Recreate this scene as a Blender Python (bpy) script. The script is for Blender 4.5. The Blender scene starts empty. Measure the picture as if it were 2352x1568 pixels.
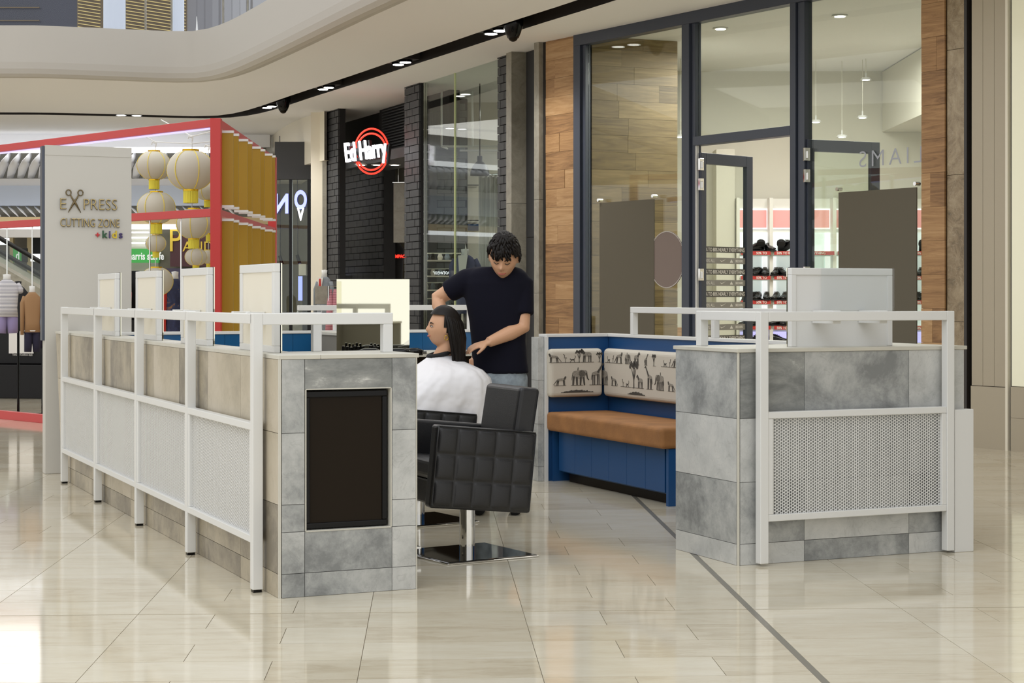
import bpy, math, random
from mathutils import Vector, Matrix
random.seed(7)
F, CX, HY, EYE = 4050.0, 1176.0, 680.0, 1.265
sc = bpy.context.scene
# ------------------------------------------------------------------ camera, sky, lights, exposure
cd = bpy.data.cameras.new('camera'); cam = bpy.data.objects.new('camera', cd)
sc.collection.objects.link(cam); sc.camera = cam
cam.location = (0, 0, EYE); cam.rotation_euler = (math.radians(90), 0, 0)
cd.sensor_width = 36; cd.lens = 36 * F / 2352; cd.shift_y = -(784 - HY) / 2352
cd.clip_start = .1; cd.clip_end = 200
w = bpy.data.worlds.new('world'); sc.world = w; w.use_nodes = True
w.node_tree.nodes['Background'].inputs[0].default_value = (1, .995, .98, 1)
w.node_tree.nodes['Background'].inputs[1].default_value = 1.2
vs = sc.view_settings; vs.view_transform = 'Standard'; vs.look = 'None'; vs.exposure = 0.0; vs.gamma = 1; vs.use_curve_mapping = False
sc.cycles.max_bounces = 8; sc.cycles.diffuse_bounces = 4; sc.cycles.glossy_bounces = 4
sc.cycles.transparent_max_bounces = 16; sc.cycles.transmission_bounces = 4
sc.cycles.sample_clamp_indirect = 6; sc.cycles.caustics_reflective = False; sc.cycles.caustics_refractive = False
sc.cycles.use_denoising = True
def area(name, loc, size, power, rot=(0, 0, 0), col=(1, .97, .92), sy=None):
    l = bpy.data.lights.new(name, 'AREA'); l.energy = power; l.color = col; l.size = size
    if sy: l.shape = 'RECTANGLE'; l.size_y = sy
    o = bpy.data.objects.new(name, l); sc.collection.objects.link(o); o.location = loc
    o.rotation_euler = rot; return o
area('atrium_light', (-1.5, 4.5, 6.5), 5, 160, (math.radians(12), 0, 0), (.82, .90, 1))
area('soffit_light', (1.2, 13.0, 4.05), 3.0, 60)
area('shoe_shop_light', (3.2, 19.0, 4.0), 2.0, 175)
area('menswear_fill_light', (1.3, 24.4, 3.9), .8, 60)  # fill lamp added for the interior, kept out of view behind the timber wall
area('suit_shop_light', (-2.2, 30.5, 3.6), 1.5, 40)
area('far_hall_light', (-7, 25.5, 4.0), 5, 200)
area('pavilion_light', (-4.0, 17.5, 3.9), 2.5, 22)

# ------------------------------------------------------------------ helpers
C = sc.collection
def P(px, py, Y): return Vector(((px - CX) / F * Y, Y, EYE - (py - HY) / F * Y))
def Zat(py, Y): return EYE - (py - HY) / F * Y
def Xat(px, Y): return (px - CX) / F * Y
class MB:
    def __init__(s): s.v = []; s.f = []
    def add(s, vs, fs):
        n = len(s.v); s.v += [tuple(p) for p in vs]; s.f += [tuple(i + n for i in f) for f in fs]; return s
    def box(s, x0, x1, y0, y1, z0, z1, m=None):
        p = [(x, y, z) for z in (z0, z1) for x, y in ((x0, y0), (x1, y0), (x1, y1), (x0, y1))]
        if m is not None: p = [m @ Vector(q) for q in p]
        return s.add(p, [(3, 2, 1, 0), (4, 5, 6, 7), (0, 1, 5, 4), (1, 2, 6, 5), (2, 3, 7, 6), (3, 0, 4, 7)])
    def tube(s, path, rad, n=10, ab=(1, 1), up=None, cap=True):
        path = [Vector(p) for p in path]; k = len(path)
        if not hasattr(rad, '__len__'): rad = [rad] * k
        rings = []; prev = None
        for i, p in enumerate(path):
            d = (path[min(i + 1, k - 1)] - path[max(i - 1, 0)]).normalized()
            u0 = Vector(up) if up else (prev if prev else (Vector((0, 0, 1)) if abs(d.z) < .9 else Vector((1, 0, 0))))
            a = u0 - d * u0.dot(d)
            if a.length < 1e-4: a = Vector((0, 1, 0)) - d * d.y
            a.normalize(); b = d.cross(a); prev = a if not up else None
            r = rad[i]; ra, rb = (r if hasattr(r, '__len__') else (r * ab[0], r * ab[1]))
            rings.append([p + a * (ra * math.cos(t)) + b * (rb * math.sin(t)) for t in [2 * math.pi * j / n for j in range(n)]])
        vs = [q for r in rings for q in r]; fs = []
        for i in range(k - 1):
            for j in range(n):
                fs.append((i * n + j, i * n + (j + 1) % n, (i + 1) * n + (j + 1) % n, (i + 1) * n + j))
        if cap: fs.append(tuple(range(n - 1, -1, -1))); fs.append(tuple((k - 1) * n + j for j in range(n)))
        return s.add(vs, fs)
    def lathe(s, prof, c=(0, 0, 0), n=24, sx=1, sy=1):
        vs = [(c[0] + r * sx * math.cos(2 * math.pi * j / n), c[1] + r * sy * math.sin(2 * math.pi * j / n), c[2] + z) for r, z in prof for j in range(n)]
        fs = [(i * n + j, i * n + (j + 1) % n, (i + 1) * n + (j + 1) % n, (i + 1) * n + j) for i in range(len(prof) - 1) for j in range(n)]
        fs.append(tuple(range(n - 1, -1, -1))); fs.append(tuple((len(prof) - 1) * n + j for j in range(n)))
        return s.add(vs, fs)
    def ell(s, c, rx, ry, rz, n=16, m=10, mat=None):
        vs = []; fs = []
        for i in range(m + 1):
            a = -math.pi / 2 + math.pi * i / m
            for j in range(n):
                b = 2 * math.pi * j / n
                q = Vector((rx * math.cos(a) * math.cos(b), ry * math.cos(a) * math.sin(b), rz * math.sin(a)))
                if mat is not None: q = mat @ q
                vs.append(q + Vector(c))
        for i in range(m):
            for j in range(n): fs.append((i * n + j, i * n + (j + 1) % n, (i + 1) * n + (j + 1) % n, (i + 1) * n + j))
        return s.add(vs, fs)
    def prism(s, pts, fn, d):
        """flat outline pts (a,b), fn maps (a,b,c) to 3-D, thickness d along c"""
        n = len(pts); vs = [fn(a, b, 0) for a, b in pts] + [fn(a, b, d) for a, b in pts]
        fs = [tuple(range(n - 1, -1, -1)), tuple(range(n, 2 * n))] + [(i, (i + 1) % n, n + (i + 1) % n, n + i) for i in range(n)]
        return s.add(vs, fs)
    def loft(s, rings, cap=True):
        n = len(rings[0]); vs = [q for r in rings for q in r]; fs = []
        for i in range(len(rings) - 1):
            for j in range(n): fs.append((i * n + j, i * n + (j + 1) % n, (i + 1) * n + (j + 1) % n, (i + 1) * n + j))
        if cap: fs.append(tuple(range(n - 1, -1, -1))); fs.append(tuple((len(rings) - 1) * n + j for j in range(n)))
        return s.add(vs, fs)
def box(x0, x1, y0, y1, z0, z1): return MB().box(x0, x1, y0, y1, z0, z1)
def mesh(name, mb, mat, smooth=False):
    me = bpy.data.meshes.new(name); me.from_pydata(mb.v, [], mb.f); me.update()
    if mat: me.materials.append(mat)
    if smooth: me.polygons.foreach_set('use_smooth', [True] * len(me.polygons))
    return me
def tag(o, label=None, cat=None, group=None, kind=None):
    if label: o['label'] = label
    if cat: o['category'] = cat
    if group: o['group'] = group
    if kind: o['kind'] = kind
    return o
def obj(name, mb, mat, parent=None, loc=(0, 0, 0), rot=(0, 0, 0), bev=0, smooth=False, seg=2, **k):
    me = mb if isinstance(mb, bpy.types.Mesh) else mesh(name, mb, mat, smooth)
    o = bpy.data.objects.new(name, me); C.objects.link(o)
    o.location = loc; o.rotation_euler = rot
    if parent: o.parent = parent
    if bev:
        b = o.modifiers.new('b', 'BEVEL'); b.width = bev; b.segments = seg; b.limit_method = 'ANGLE'; b.harden_normals = False
    return tag(o, **k)
def empty(name, loc=(0, 0, 0), rz=0, **k):
    o = bpy.data.objects.new(name, None); C.objects.link(o); o.location = loc; o.rotation_euler = (0, 0, rz); o.empty_display_size = .05
    return tag(o, **k)
def copy_tree(o, parent=None):
    kids = list(o.children); c = o.copy(); C.objects.link(c)
    if parent: c.parent = parent
    for ch in kids: copy_tree(ch, c)
    return c
def text(name, s, size, mat, parent, loc, rot=(math.pi / 2, 0, 0), ext=.002, align='LEFT', sx=1, bold=0, sp=1, shear=0, **k):
    cu = bpy.data.curves.new(name, 'FONT'); cu.body = s; cu.size = size; cu.extrude = ext; cu.align_x = align
    cu.offset = bold; cu.space_character = sp; cu.shear = shear; cu.resolution_u = 4; cu.materials.append(mat)
    t_ = bpy.data.objects.new('tmp', cu); me = bpy.data.meshes.new_from_object(t_); me.name = name; bpy.data.objects.remove(t_); bpy.data.curves.remove(cu)
    o = bpy.data.objects.new(name, me); C.objects.link(o); o.parent = parent; o.location = loc; o.rotation_euler = rot; o.scale = (sx, 1, 1)
    return tag(o, **k)

# ------------------------------------------------------------------ materials
def lin(c): return tuple((x / 255 / 12.92) if x / 255 <= .04045 else ((x / 255 + .055) / 1.055) ** 2.4 for x in c) + (1,)
def newmat(name):
    m = bpy.data.materials.new(name); m.use_nodes = True; nt = m.node_tree
    return m, nt, nt.nodes['Principled BSDF'], nt.nodes, nt.links
def plain(name, col, rough=.5, metal=0, emit=0, ecol=None, coat=0, spec=.5, noise=0, nscale=6, bump=0, bscale=200, trans=0, bdist=.004):
    m, nt, b, N, L = newmat(name)
    b.inputs['Base Color'].default_value = lin(col); b.inputs['Roughness'].default_value = rough; b.inputs['Metallic'].default_value = metal
    b.inputs['Specular IOR Level'].default_value = spec
    if coat: b.inputs['Coat Weight'].default_value = coat; b.inputs['Coat Roughness'].default_value = .05
    if emit: b.inputs['Emission Color'].default_value = lin(ecol or col); b.inputs['Emission Strength'].default_value = emit
    if noise:
        tc = N.new('ShaderNodeTexCoord'); t = N.new('ShaderNodeTexNoise'); t.inputs['Scale'].default_value = nscale; t.inputs['Detail'].default_value = 6
        L.new(tc.outputs['Object'], t.inputs[0]); mx = N.new('ShaderNodeMix'); mx.data_type = 'RGBA'
        mx.inputs[6].default_value = lin([c * (1 - noise) for c in col]); mx.inputs[7].default_value = lin([min(255, c * (1 + noise)) for c in col])
        L.new(t.outputs[0], mx.inputs[0]); L.new(mx.outputs[2], b.inputs['Base Color'])
    if bump:
        tc = N.new('ShaderNodeTexCoord'); t = N.new('ShaderNodeTexNoise'); t.inputs['Scale'].default_value = bscale
        L.new(tc.outputs['Object'], t.inputs[0]); bp = N.new('ShaderNodeBump'); bp.inputs['Strength'].default_value = bump
        bp.inputs['Distance'].default_value = bdist
        L.new(t.outputs[0], bp.inputs['Height']); L.new(bp.outputs[0], b.inputs['Normal'])
    if trans: b.inputs['Transmission Weight'].default_value = trans
    return m
def ramp(N, stops):
    r = N.new('ShaderNodeValToRGB'); e = r.color_ramp.elements
    while len(e) < len(stops): e.new(.5)
    for el, (p, c) in zip(e, stops): el.position = p; el.color = lin(c)
    return r
def patchy(name, cols, scale=2.2, rough=.45, stretch=(1, 1, 1), rnd=4.0, var=.35, island=False, spec=.5, detail=9, dist=1.2, rep=(0, 0, 0), bump=0, veins=0, veincol=(120, 118, 112)):
    """stone-like: warped noise through a ramp, shifted per object so that each tile has its own pattern and tone"""
    m, nt, b, N, L = newmat(name)
    tc = N.new('ShaderNodeTexCoord'); mp = N.new('ShaderNodeMapping'); mp.inputs['Scale'].default_value = stretch
    oi = N.new('ShaderNodeObjectInfo'); mul = N.new('ShaderNodeMath'); mul.operation = 'MULTIPLY'; mul.inputs[1].default_value = 37.0
    rv = oi.outputs['Random']
    if island:
        g = N.new('ShaderNodeNewGeometry'); ad = N.new('ShaderNodeMath'); ad.operation = 'ADD'; L.new(rv, ad.inputs[0]); L.new(g.outputs['Random Per Island'], ad.inputs[1])
        fr = N.new('ShaderNodeMath'); fr.operation = 'FRACT'; L.new(ad.outputs[0], fr.inputs[0]); rv = fr.outputs[0]
    L.new(rv, mul.inputs[0]); cv = N.new('ShaderNodeCombineXYZ')
    for i in range(3): L.new(mul.outputs[0], cv.inputs[i])
    L.new(tc.outputs['Object'], mp.inputs['Vector']); va = N.new('ShaderNodeVectorMath'); va.operation = 'ADD'
    L.new(mp.outputs[0], va.inputs[0]); L.new(cv.outputs[0], va.inputs[1])
    t = N.new('ShaderNodeTexNoise'); t.inputs['Scale'].default_value = scale; t.inputs['Detail'].default_value = detail; t.inputs['Roughness'].default_value = .72
    t.inputs['Distortion'].default_value = dist; L.new(va.outputs[0], t.inputs['Vector'])
    n = len(cols); r = ramp(N, [(.28 + .44 * i / (n - 1), c) for i, c in enumerate(cols)])
    sh = N.new('ShaderNodeMath'); sh.operation = 'MULTIPLY_ADD'; sh.inputs[1].default_value = var; sh.inputs[2].default_value = -var / 2
    L.new(rv, sh.inputs[0]); a2 = N.new('ShaderNodeMath'); a2.operation = 'ADD'; L.new(t.outputs[0], a2.inputs[0]); L.new(sh.outputs[0], a2.inputs[1])
    L.new(a2.outputs[0], r.inputs[0]); out = r.outputs[0]
    if veins:
        t2 = N.new('ShaderNodeTexNoise'); t2.inputs['Scale'].default_value = scale * 1.3; t2.inputs['Detail'].default_value = 7; t2.inputs['Distortion'].default_value = 2.0
        L.new(va.outputs[0], t2.inputs['Vector']); rr = N.new('ShaderNodeValToRGB'); e = rr.color_ramp.elements
        e[0].position = .488; e[0].color = (0, 0, 0, 1); e[1].position = .5; e[1].color = (veins,) * 3 + (1,); e2 = e.new(.512); e2.color = (0, 0, 0, 1)
        L.new(t2.outputs[0], rr.inputs[0]); mx = N.new('ShaderNodeMix'); mx.data_type = 'RGBA'; L.new(rr.outputs[0], mx.inputs[0]); L.new(out, mx.inputs[6]); mx.inputs[7].default_value = lin(veincol); out = mx.outputs[2]
    L.new(out, b.inputs['Base Color']); b.inputs['Roughness'].default_value = rough; b.inputs['Specular IOR Level'].default_value = spec
    return m
def glass(name, tint=(1, 1, 1), refl=1.0, base=.04, rough=0.0, haze=0):
    m = bpy.data.materials.new(name); m.use_nodes = True; nt = m.node_tree; N = nt.nodes; L = nt.links; N.clear()
    o = N.new('ShaderNodeOutputMaterial'); t = N.new('ShaderNodeBsdfTransparent'); t.inputs[0].default_value = tint + (1,)
    g = N.new('ShaderNodeBsdfGlossy'); g.inputs['Roughness'].default_value = rough; fr = N.new('ShaderNodeLayerWeight'); fr.inputs[0].default_value = .5
    pw = N.new('ShaderNodeMath'); pw.operation = 'POWER'; pw.inputs[1].default_value = 5; L.new(fr.outputs['Facing'], pw.inputs[0])
    ma = N.new('ShaderNodeMath'); ma.operation = 'MULTIPLY_ADD'; ma.inputs[1].default_value = .96; ma.inputs[2].default_value = base; L.new(pw.outputs[0], ma.inputs[0])
    mx = N.new('ShaderNodeMixShader'); mu = N.new('ShaderNodeMath'); mu.operation = 'MULTIPLY'; mu.inputs[1].default_value = refl
    L.new(ma.outputs[0], mu.inputs[0]); L.new(mu.outputs[0], mx.inputs[0]); L.new(t.outputs[0], mx.inputs[1]); L.new(g.outputs[0], mx.inputs[2])
    L.new(mx.outputs[0], o.inputs[0]); return m
M = {}
M['white'] = plain('white_powder_coat', (216, 216, 214), .35)
M['sign_white'] = plain('warm_grey_board', (192, 189, 182), .4)
M['cream'] = plain('cream_board', (226, 220, 204), .4)
M['ceiling'] = plain('ceiling_paint', (234, 234, 236), .8)
M['band_dimmed'] = plain('upper_band_dimmed', (186, 183, 177), .8)  # ceiling white greyed; the band's weaker light is put into the colour
M['cap'] = plain('pale_stone_cap', (196, 193, 182), .45, noise=.05)
M['tile'] = patchy('grey_stone_tile', [(124, 126, 126), (152, 154, 153), (174, 175, 173), (187, 188, 186), (198, 198, 195)], scale=4.2, rough=.5, var=.30, veins=.22, veincol=(118, 118, 115), dist=.2, detail=13)
M['tile_dark'] = patchy('dark_stone_tile', [(92, 94, 94), (112, 114, 113), (130, 132, 130), (148, 149, 146), (204, 204, 200)], scale=4.2, rough=.5, var=.10, stretch=(1, 1, 2.2), veins=.2, dist=.25, detail=13)
M['tile_warm'] = patchy('warm_stone_tile', [(120, 112, 98), (146, 137, 120), (166, 156, 136), (178, 168, 148), (186, 176, 158)], scale=2.6, rough=.45, var=.34, veins=.18, veincol=(116, 108, 94), dist=.2, detail=13)
M['grout'] = plain('grout', (120, 117, 108), .8)
M['floor_tile'] = patchy('travertine_tile', [(190, 179, 156), (200, 190, 168), (204, 195, 174), (207, 199, 179), (210, 202, 184)], scale=3.2, rough=.075, var=.34, island=True, stretch=(1.0, 3.2, 1), spec=.62, detail=8, dist=.4)
M['floor_joint'] = plain('floor_joint', (118, 106, 82), .5)
M['strip'] = plain('dark_floor_strip', (112, 108, 98), .25)
M['black'] = plain('black_gloss_plastic', (12, 11, 11), .14, spec=.22)
M['screen'] = plain('dark_screen', (32, 25, 17), .3, spec=.1)
M['leather'] = plain('black_leather', (19, 19, 22), .34, bump=.25, bscale=320)
M['chrome'] = plain('chrome', (215, 214, 210), .06, metal=1)
M['chrome_dark'] = plain('polished_base_plate', (120, 120, 122), .05, metal=1)
M['tan'] = plain('tan_suede', (142, 98, 56), .8, noise=.22, nscale=7, bump=.3, bscale=90)
M['blue'] = plain('blue_laminate', (26, 72, 122), .35)
M['blue_tile'] = plain('blue_glazed_tile', (14, 82, 130), .2, noise=.06)
M['print_cloth'] = plain('printed_cotton', (196, 189, 176), .8, bump=.2, bscale=400)
M['ink'] = plain('print_ink', (74, 70, 64), .85)
M['ink_soft'] = plain('print_ink_hatched', (122, 117, 108), .85, noise=.5, nscale=160)
M['navy'] = plain('blue_black_aluminium', (56, 62, 76), .4)
M['wood'] = patchy('oak_plank', [(118, 86, 54), (144, 108, 70), (160, 123, 82), (172, 136, 94), (184, 150, 110)], scale=2.2, rough=.5, var=.26, stretch=(.6, 1, 7), dist=1.6)
M['wood_shaded'] = patchy('oak_plank_shaded', [(84, 68, 42), (104, 86, 54), (118, 99, 64), (128, 108, 72), (142, 122, 84)], scale=2.0, rough=.5, var=.24, stretch=(.6, 1, 7), dist=1.6)  # same oak darkened; the dimness inside the shop is put into the colour
M['marble'] = patchy('brown_marble', [(98, 84, 62), (130, 113, 88), (152, 136, 110), (170, 154, 128)], scale=6, rough=.3, var=.08, veins=.5, veincol=(176, 166, 146))
M['marble_grey'] = patchy('grey_marble', [(118, 114, 104), (140, 136, 124), (156, 152, 140)], scale=5, rough=.35, var=.06)
M['cream_wall'] = plain('cream_wall_panel', (170, 160, 141), .35)
M['brick'] = plain('black_painted_brick', (48, 49, 52), .5, bump=.3, bscale=40)
M['mortar'] = plain('black_mortar', (26, 26, 28), .8)
M['charcoal'] = plain('charcoal_panel', (48, 49, 52), .5)
M['interior'] = plain('shop_wall_paint', (214, 211, 198), .7)
M['red'] = plain('red_lacquer', (186, 48, 46), .4)
M['gold'] = plain('ochre_board', (158, 122, 14), .5)
M['gold_metal'] = plain('gold_foil', (214, 176, 40), .25, metal=.8)
M['tassel'] = plain('yellow_fringe', (226, 214, 70), .7)
M['paper'] = plain('lantern_paper', (190, 186, 172), .8, trans=0)
M['poster'] = plain('grey_brown_board', (96, 91, 80), .8, spec=.2)
M['oval'] = plain('mauve_disc', (120, 106, 100), .7)
M['glass'] = glass('window_glass', (.93, .96, .93), .9)
M['glass_g'] = glass('grey_glass', (.88, .92, .90), .8)
M['acrylic'] = glass('clear_acrylic', (.96, .97, .97), 1.0)
M['mirror'] = plain('mirror', (236, 234, 214), .02, metal=1)
M['lamp'] = plain('lamp_glow', (255, 252, 244), .5, emit=9)
M['striplight'] = plain('strip_light', (250, 252, 255), .5, emit=2.4)
M['shelflight'] = plain('backlit_shelf', (218, 230, 228), .5, emit=.5)
M['liclight'] = plain('lilac_glow', (200, 196, 250), .5, emit=.9)
M['pink'] = plain('backlit_pink_panel', (226, 160, 156), .5, emit=.35)
M['neon_white'] = plain('sign_face_white', (250, 250, 255), .5, emit=1.3)
M['letter_white'] = plain('lit_white_letter', (236, 240, 240), .5, emit=.35)
M['edge_glow'] = plain('shelf_edge_glow', (250, 252, 255), .5, emit=.7)
M['neon_red'] = plain('neon_red', (255, 50, 36), .5, emit=2.2)
M['neon_blue'] = plain('neon_violet', (150, 160, 255), .5, emit=1.4)
M['sale_red'] = plain('sale_red', (176, 52, 46), .5)
M['shelf_white'] = plain('white_shelf', (226, 226, 218), .5)
M['shoe'] = plain('black_shoe_leather', (14, 14, 16), .25)
M['skin'] = plain('skin', (206, 158, 124), .5)
M['lips'] = plain('lips', (176, 96, 84), .45)
M['hair'] = plain('dark_hair', (20, 15, 13), .5, noise=.4, nscale=60, spec=.25)
M['tshirt'] = plain('navy_cotton', (14, 14, 27), .9, spec=.2)
M['denim'] = plain('bleached_denim', (128, 138, 146), .85, noise=.35, nscale=30)
M['cape'] = plain('white_cape_nylon', (234, 232, 234), .45, bump=.8, bscale=7, bdist=.035)
M['black_cloth'] = plain('black_cloth', (20, 20, 22), .8)
M['white_cloth'] = plain('white_cloth', (224, 222, 218), .8)
M['eye_white'] = plain('eye_white', (225, 220, 215), .3)
M['eye_dark'] = plain('eye_dark', (28, 20, 16), .2)
M['grey_suit'] = plain('grey_suit', (118, 124, 130), .8, noise=.1, nscale=80)
# ------------------------------------------------------------------ floor
PHI = math.radians(2.7)
ft = empty('floor', (0, 0, 0), -PHI, kind='structure')
ft.rotation_euler = (0, 0, PHI)
# the floor's own axes: a runs with the tile rows, b away from the camera
ca, sa = math.cos(PHI), math.sin(PHI)
obj('joint_bed', box(-32, 22, -9, 46, -.06, -.004), M['floor_joint'], ft)
def ab(x, y): return x * ca + y * sa, -x * sa + y * ca
U_ = .3067; A0 = .378; ROW = .3055; B0 = 7.066
tiles = []
def zones(row):
    """edges of the tiles along one row"""
    out = []
    for p in range(-18, 14):
        s = A0 + p * 5 * U_
        e = [s, s + U_, s + 3 * U_] if row % 2 else [s, s + 2 * U_, s + 3 * U_]
        e += [s + 5 * U_]
        out += list(zip(e[:-1], e[1:]))
    return out
STRIP = A0 + 3 * U_
far_mb = MB(); near = []
for r in range(-50, 120):
    b0 = B0 + r * ROW; b1 = b0 + ROW
    if b1 < -8.5 or b0 > 45: continue
    g = .0012
    lo = b0 + (.010 if r % 14 == 0 else g)
    for a0, a1 in zones(r):
        if a0 < -30 or a1 > 20: continue
        q0, q1 = a0 + g, a1 - g
        # the dark inlaid strip runs along one joint only
        if abs(a1 - STRIP) < .01: q1 = a1 - .014
        if abs(a0 - STRIP) < .01: q0 = a0 + .014
        cxm, cym = (a0 + a1) / 2 * ca - (b0 + b1) / 2 * sa, (a0 + a1) / 2 * sa + (b0 + b1) / 2 * ca
        vis = cym > 5.7 and cym < 11.6 and abs(cxm) < cym * .30 + .35
        if vis: near.append((cym, q0, q1, lo, b1 - g))
        else: far_mb.box(q0, q1, lo, b1 - g, -.008, 0)
near.sort(); cache = {}
for i, (cy, q0, q1, p0, p1) in enumerate(near):
    if i >= 298: far_mb.box(q0, q1, p0, p1, -.008, 0); continue
    key = (round(q1 - q0, 3), round(p1 - p0, 3))
    if key not in cache: cache[key] = mesh('tile', box(-(q1 - q0) / 2, (q1 - q0) / 2, -(p1 - p0) / 2, (p1 - p0) / 2, -.008, 0), M['floor_tile'])
    obj('tile', cache[key], None, ft, ((q0 + q1) / 2, (p0 + p1) / 2, 0))
o = obj('distant_tiles', far_mb, M['floor_tile'], ft); o['kind'] = 'stuff'
obj('inlay_strip', box(STRIP - .013, STRIP + .013, -8, 30, -.006, -.0005), M['strip'], ft)

# ------------------------------------------------------------------ ceiling with its lighting slot, and the edge of the floor above
ZC = 4.12
def ceil_pts(pix, z=ZC):
    out = []
    for px, py in pix:
        Y = (z - EYE) * F / (HY - py); out.append(Vector(((px - CX) / F * Y, Y, z)))
    return out
slot = ceil_pts([(0, 259), (250, 264), (400, 268), (470, 270), (530, 267), (580, 258), (630, 243), (690, 222), (750, 203), (840, 174), (920, 147), (1030, 111), (1140, 74), (1200, 54), (1400, -8)])
slot = [slot[0] + Vector((-16, .6, 0))] + slot + [slot[-1] + Vector((3.2, -7.2, 0)), slot[-1] + Vector((7.6, -18, 0))]
def smooth_path(p, it=2):
    for _ in range(it):
        q = [p[0]]
        for a, b in zip(p[:-1], p[1:]): q += [a * .75 + b * .25, a * .25 + b * .75]
        q.append(p[-1]); p = q
    return p
slot = smooth_path(slot)
def offset(path, d):
    out = []
    for i, p in enumerate(path):
        t = (path[min(i + 1, len(path) - 1)] - path[max(i - 1, 0)]); t.z = 0; t.normalize()
        out.append(p + Vector((-t.y, t.x, 0)) * d)        # d > 0 lies to the left of travel (away from the atrium)
    return out
crease = ceil_pts([(0, 173), (200, 179), (400, 187), (460, 186), (520, 171), (600, 135), (700, 86), (870, 2)], 4.02)
crease = [crease[0] + Vector((-18, 1.0, 0))] + crease + [crease[-1] + Vector((3.0, -6.6, 0)), crease[-1] + Vector((7.4, -17, 0))]
crease = smooth_path(crease)
def sheet(name, pa, pb, mat, parent=None, **k):
    n = min(len(pa), len(pb)); mb = MB(); mb.add(pa + pb, [(i, i + 1, len(pa) + i + 1, len(pa) + i) for i in range(n - 1)])
    return obj(name, mb, mat, parent, **k)
def resample(p, n):
    L = [0]
    for a, b in zip(p[:-1], p[1:]): L.append(L[-1] + (b - a).length)
    out = []; j = 0
    for i in range(n):
        t = L[-1] * i / (n - 1)
        while j < len(L) - 2 and L[j + 1] < t: j += 1
        f = (t - L[j]) / max(1e-9, L[j + 1] - L[j]); out.append(p[j].lerp(p[j + 1], f))
    return out
HWD = .17
ce = empty('ceiling', kind='structure')
sl_in = resample(offset(slot, -HWD), 120); sl_out = resample(offset(slot, HWD), 120)
cr = resample(offset(crease, .34), 120); cr = [Vector((p.x, p.y, ZC)) for p in cr]
def zz(ps, z): return [Vector((p.x, p.y, z)) for p in ps]
sheet('soffit_panel', cr, sl_in, M['ceiling'], ce)
far = []
for i, p in enumerate(sl_out):
    far.append(Vector((max(p.x + 1.0, -30 + 52 * (i / 119) ** .8), max(46 - 0 * i, 46), ZC)) if i < 80 else Vector((22, 46 - (i - 79) * 1.35, ZC)))
sheet('outer_panel', sl_out, far, M['ceiling'], ce)
M['slot'] = plain('dark_light_slot', (44, 40, 38), .35)
sheet('slot_side', sl_in, zz(sl_in, ZC + .16), M['slot'], ce); sheet('slot_side', sl_out, zz(sl_out, ZC + .16), M['slot'], ce)
sheet('slot_back', zz(sl_in, ZC + .16), zz(sl_out, ZC + .16), M['slot'], ce)
# rounded band below the balustrade of the floor above
prof = [(0, 4.66), (0, 4.20), (.012, 4.12), (.04, 4.06), (.09, 4.025), (.16, 4.02), (.26, 4.04), (.32, 4.09), (.34, 4.12)]
up = empty('wall_upper_band', kind='structure')
mb = MB(); rows = [zz(resample(offset(crease, d), 140), z) for d, z in prof]
for i in range(len(rows) - 1): mb.add(rows[i] + rows[i + 1], [(j, j + 1, 140 + j + 1, 140 + j) for j in range(139)])
obj('band', mb, M['band_dimmed'], up, smooth=True)
top_in = zz(resample(offset(crease, 3.2), 140), 4.64)
sheet('upper_floor_edge', rows[0], top_in, M['ceiling'], up)
bal_lo = zz(resample(offset(crease, .07), 140), 4.66)
wn = empty('window_1', kind='structure')
sheet('pane', bal_lo, zz(bal_lo, 5.75), glass('balustrade_glass', (.86, .9, .96), 1.1), wn)
for px in (345, 415, 515, 565):
    best = min(bal_lo, key=lambda p: abs((p.x / p.y * F + CX) - px)); obj('joint', box(-.012, .012, -.01, .01, 0, 1.1), M['marble_grey'], wn, (best.x, best.y, 4.66))
# twin downlights and sensors inside the slot
def near_slot(px): return min(resample(slot, 900), key=lambda p: abs((p.x / p.y * F + CX) - px) if p.y > 5 else 1e9)
dl = None
lab = {298: 'twin downlight in the slot above the white lettered panel', 618: 'twin downlight in the slot just right of the red pavilion corner', 750: 'twin downlight in the slot above the first black brick pillar',
       922: 'twin downlight in the slot between the round sign and the glass bay', 1139: 'twin downlight nearest the camera in the ceiling slot'}
for px in (298, 618, 750, 922, 1139):
    p = near_slot(px); q = near_slot(px + 12); t = (q - p); an = math.atan2(t.y, t.x)
    if dl is None:
        dl = empty('slot_downlight'); 
        obj('housing', MB().box(-.27, .27, -.13, .13, .03, .15), M['slot'], dl)
        for s in (-1, 1):
            obj('bezel', MB().lathe([(.085, 0), (.085, .03), (.07, .03)], (s * .12, 0, 0), 20), M['black'], dl)
            obj('lens', MB().lathe([(.068, -.004), (.068, .0)], (s * .12, 0, 0), 20), M['lamp'], dl)
        d = dl
    else: d = copy_tree(dl)
    d.location = (p.x, p.y, ZC + .0); d.rotation_euler = (0, 0, an)
    tag(d, lab[px], 'downlight', 'twin downlights along the ceiling slot')
    sl_ = bpy.data.lights.new('downlight_beam', 'SPOT'); sl_.energy = 130; sl_.color = (1, .97, .92); sl_.spot_size = math.radians(125); sl_.spot_blend = .8; sl_.shadow_soft_size = .09
    so_ = bpy.data.objects.new('downlight_beam', sl_); C.objects.link(so_); so_.location = (p.x, p.y, ZC - .03)
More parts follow.
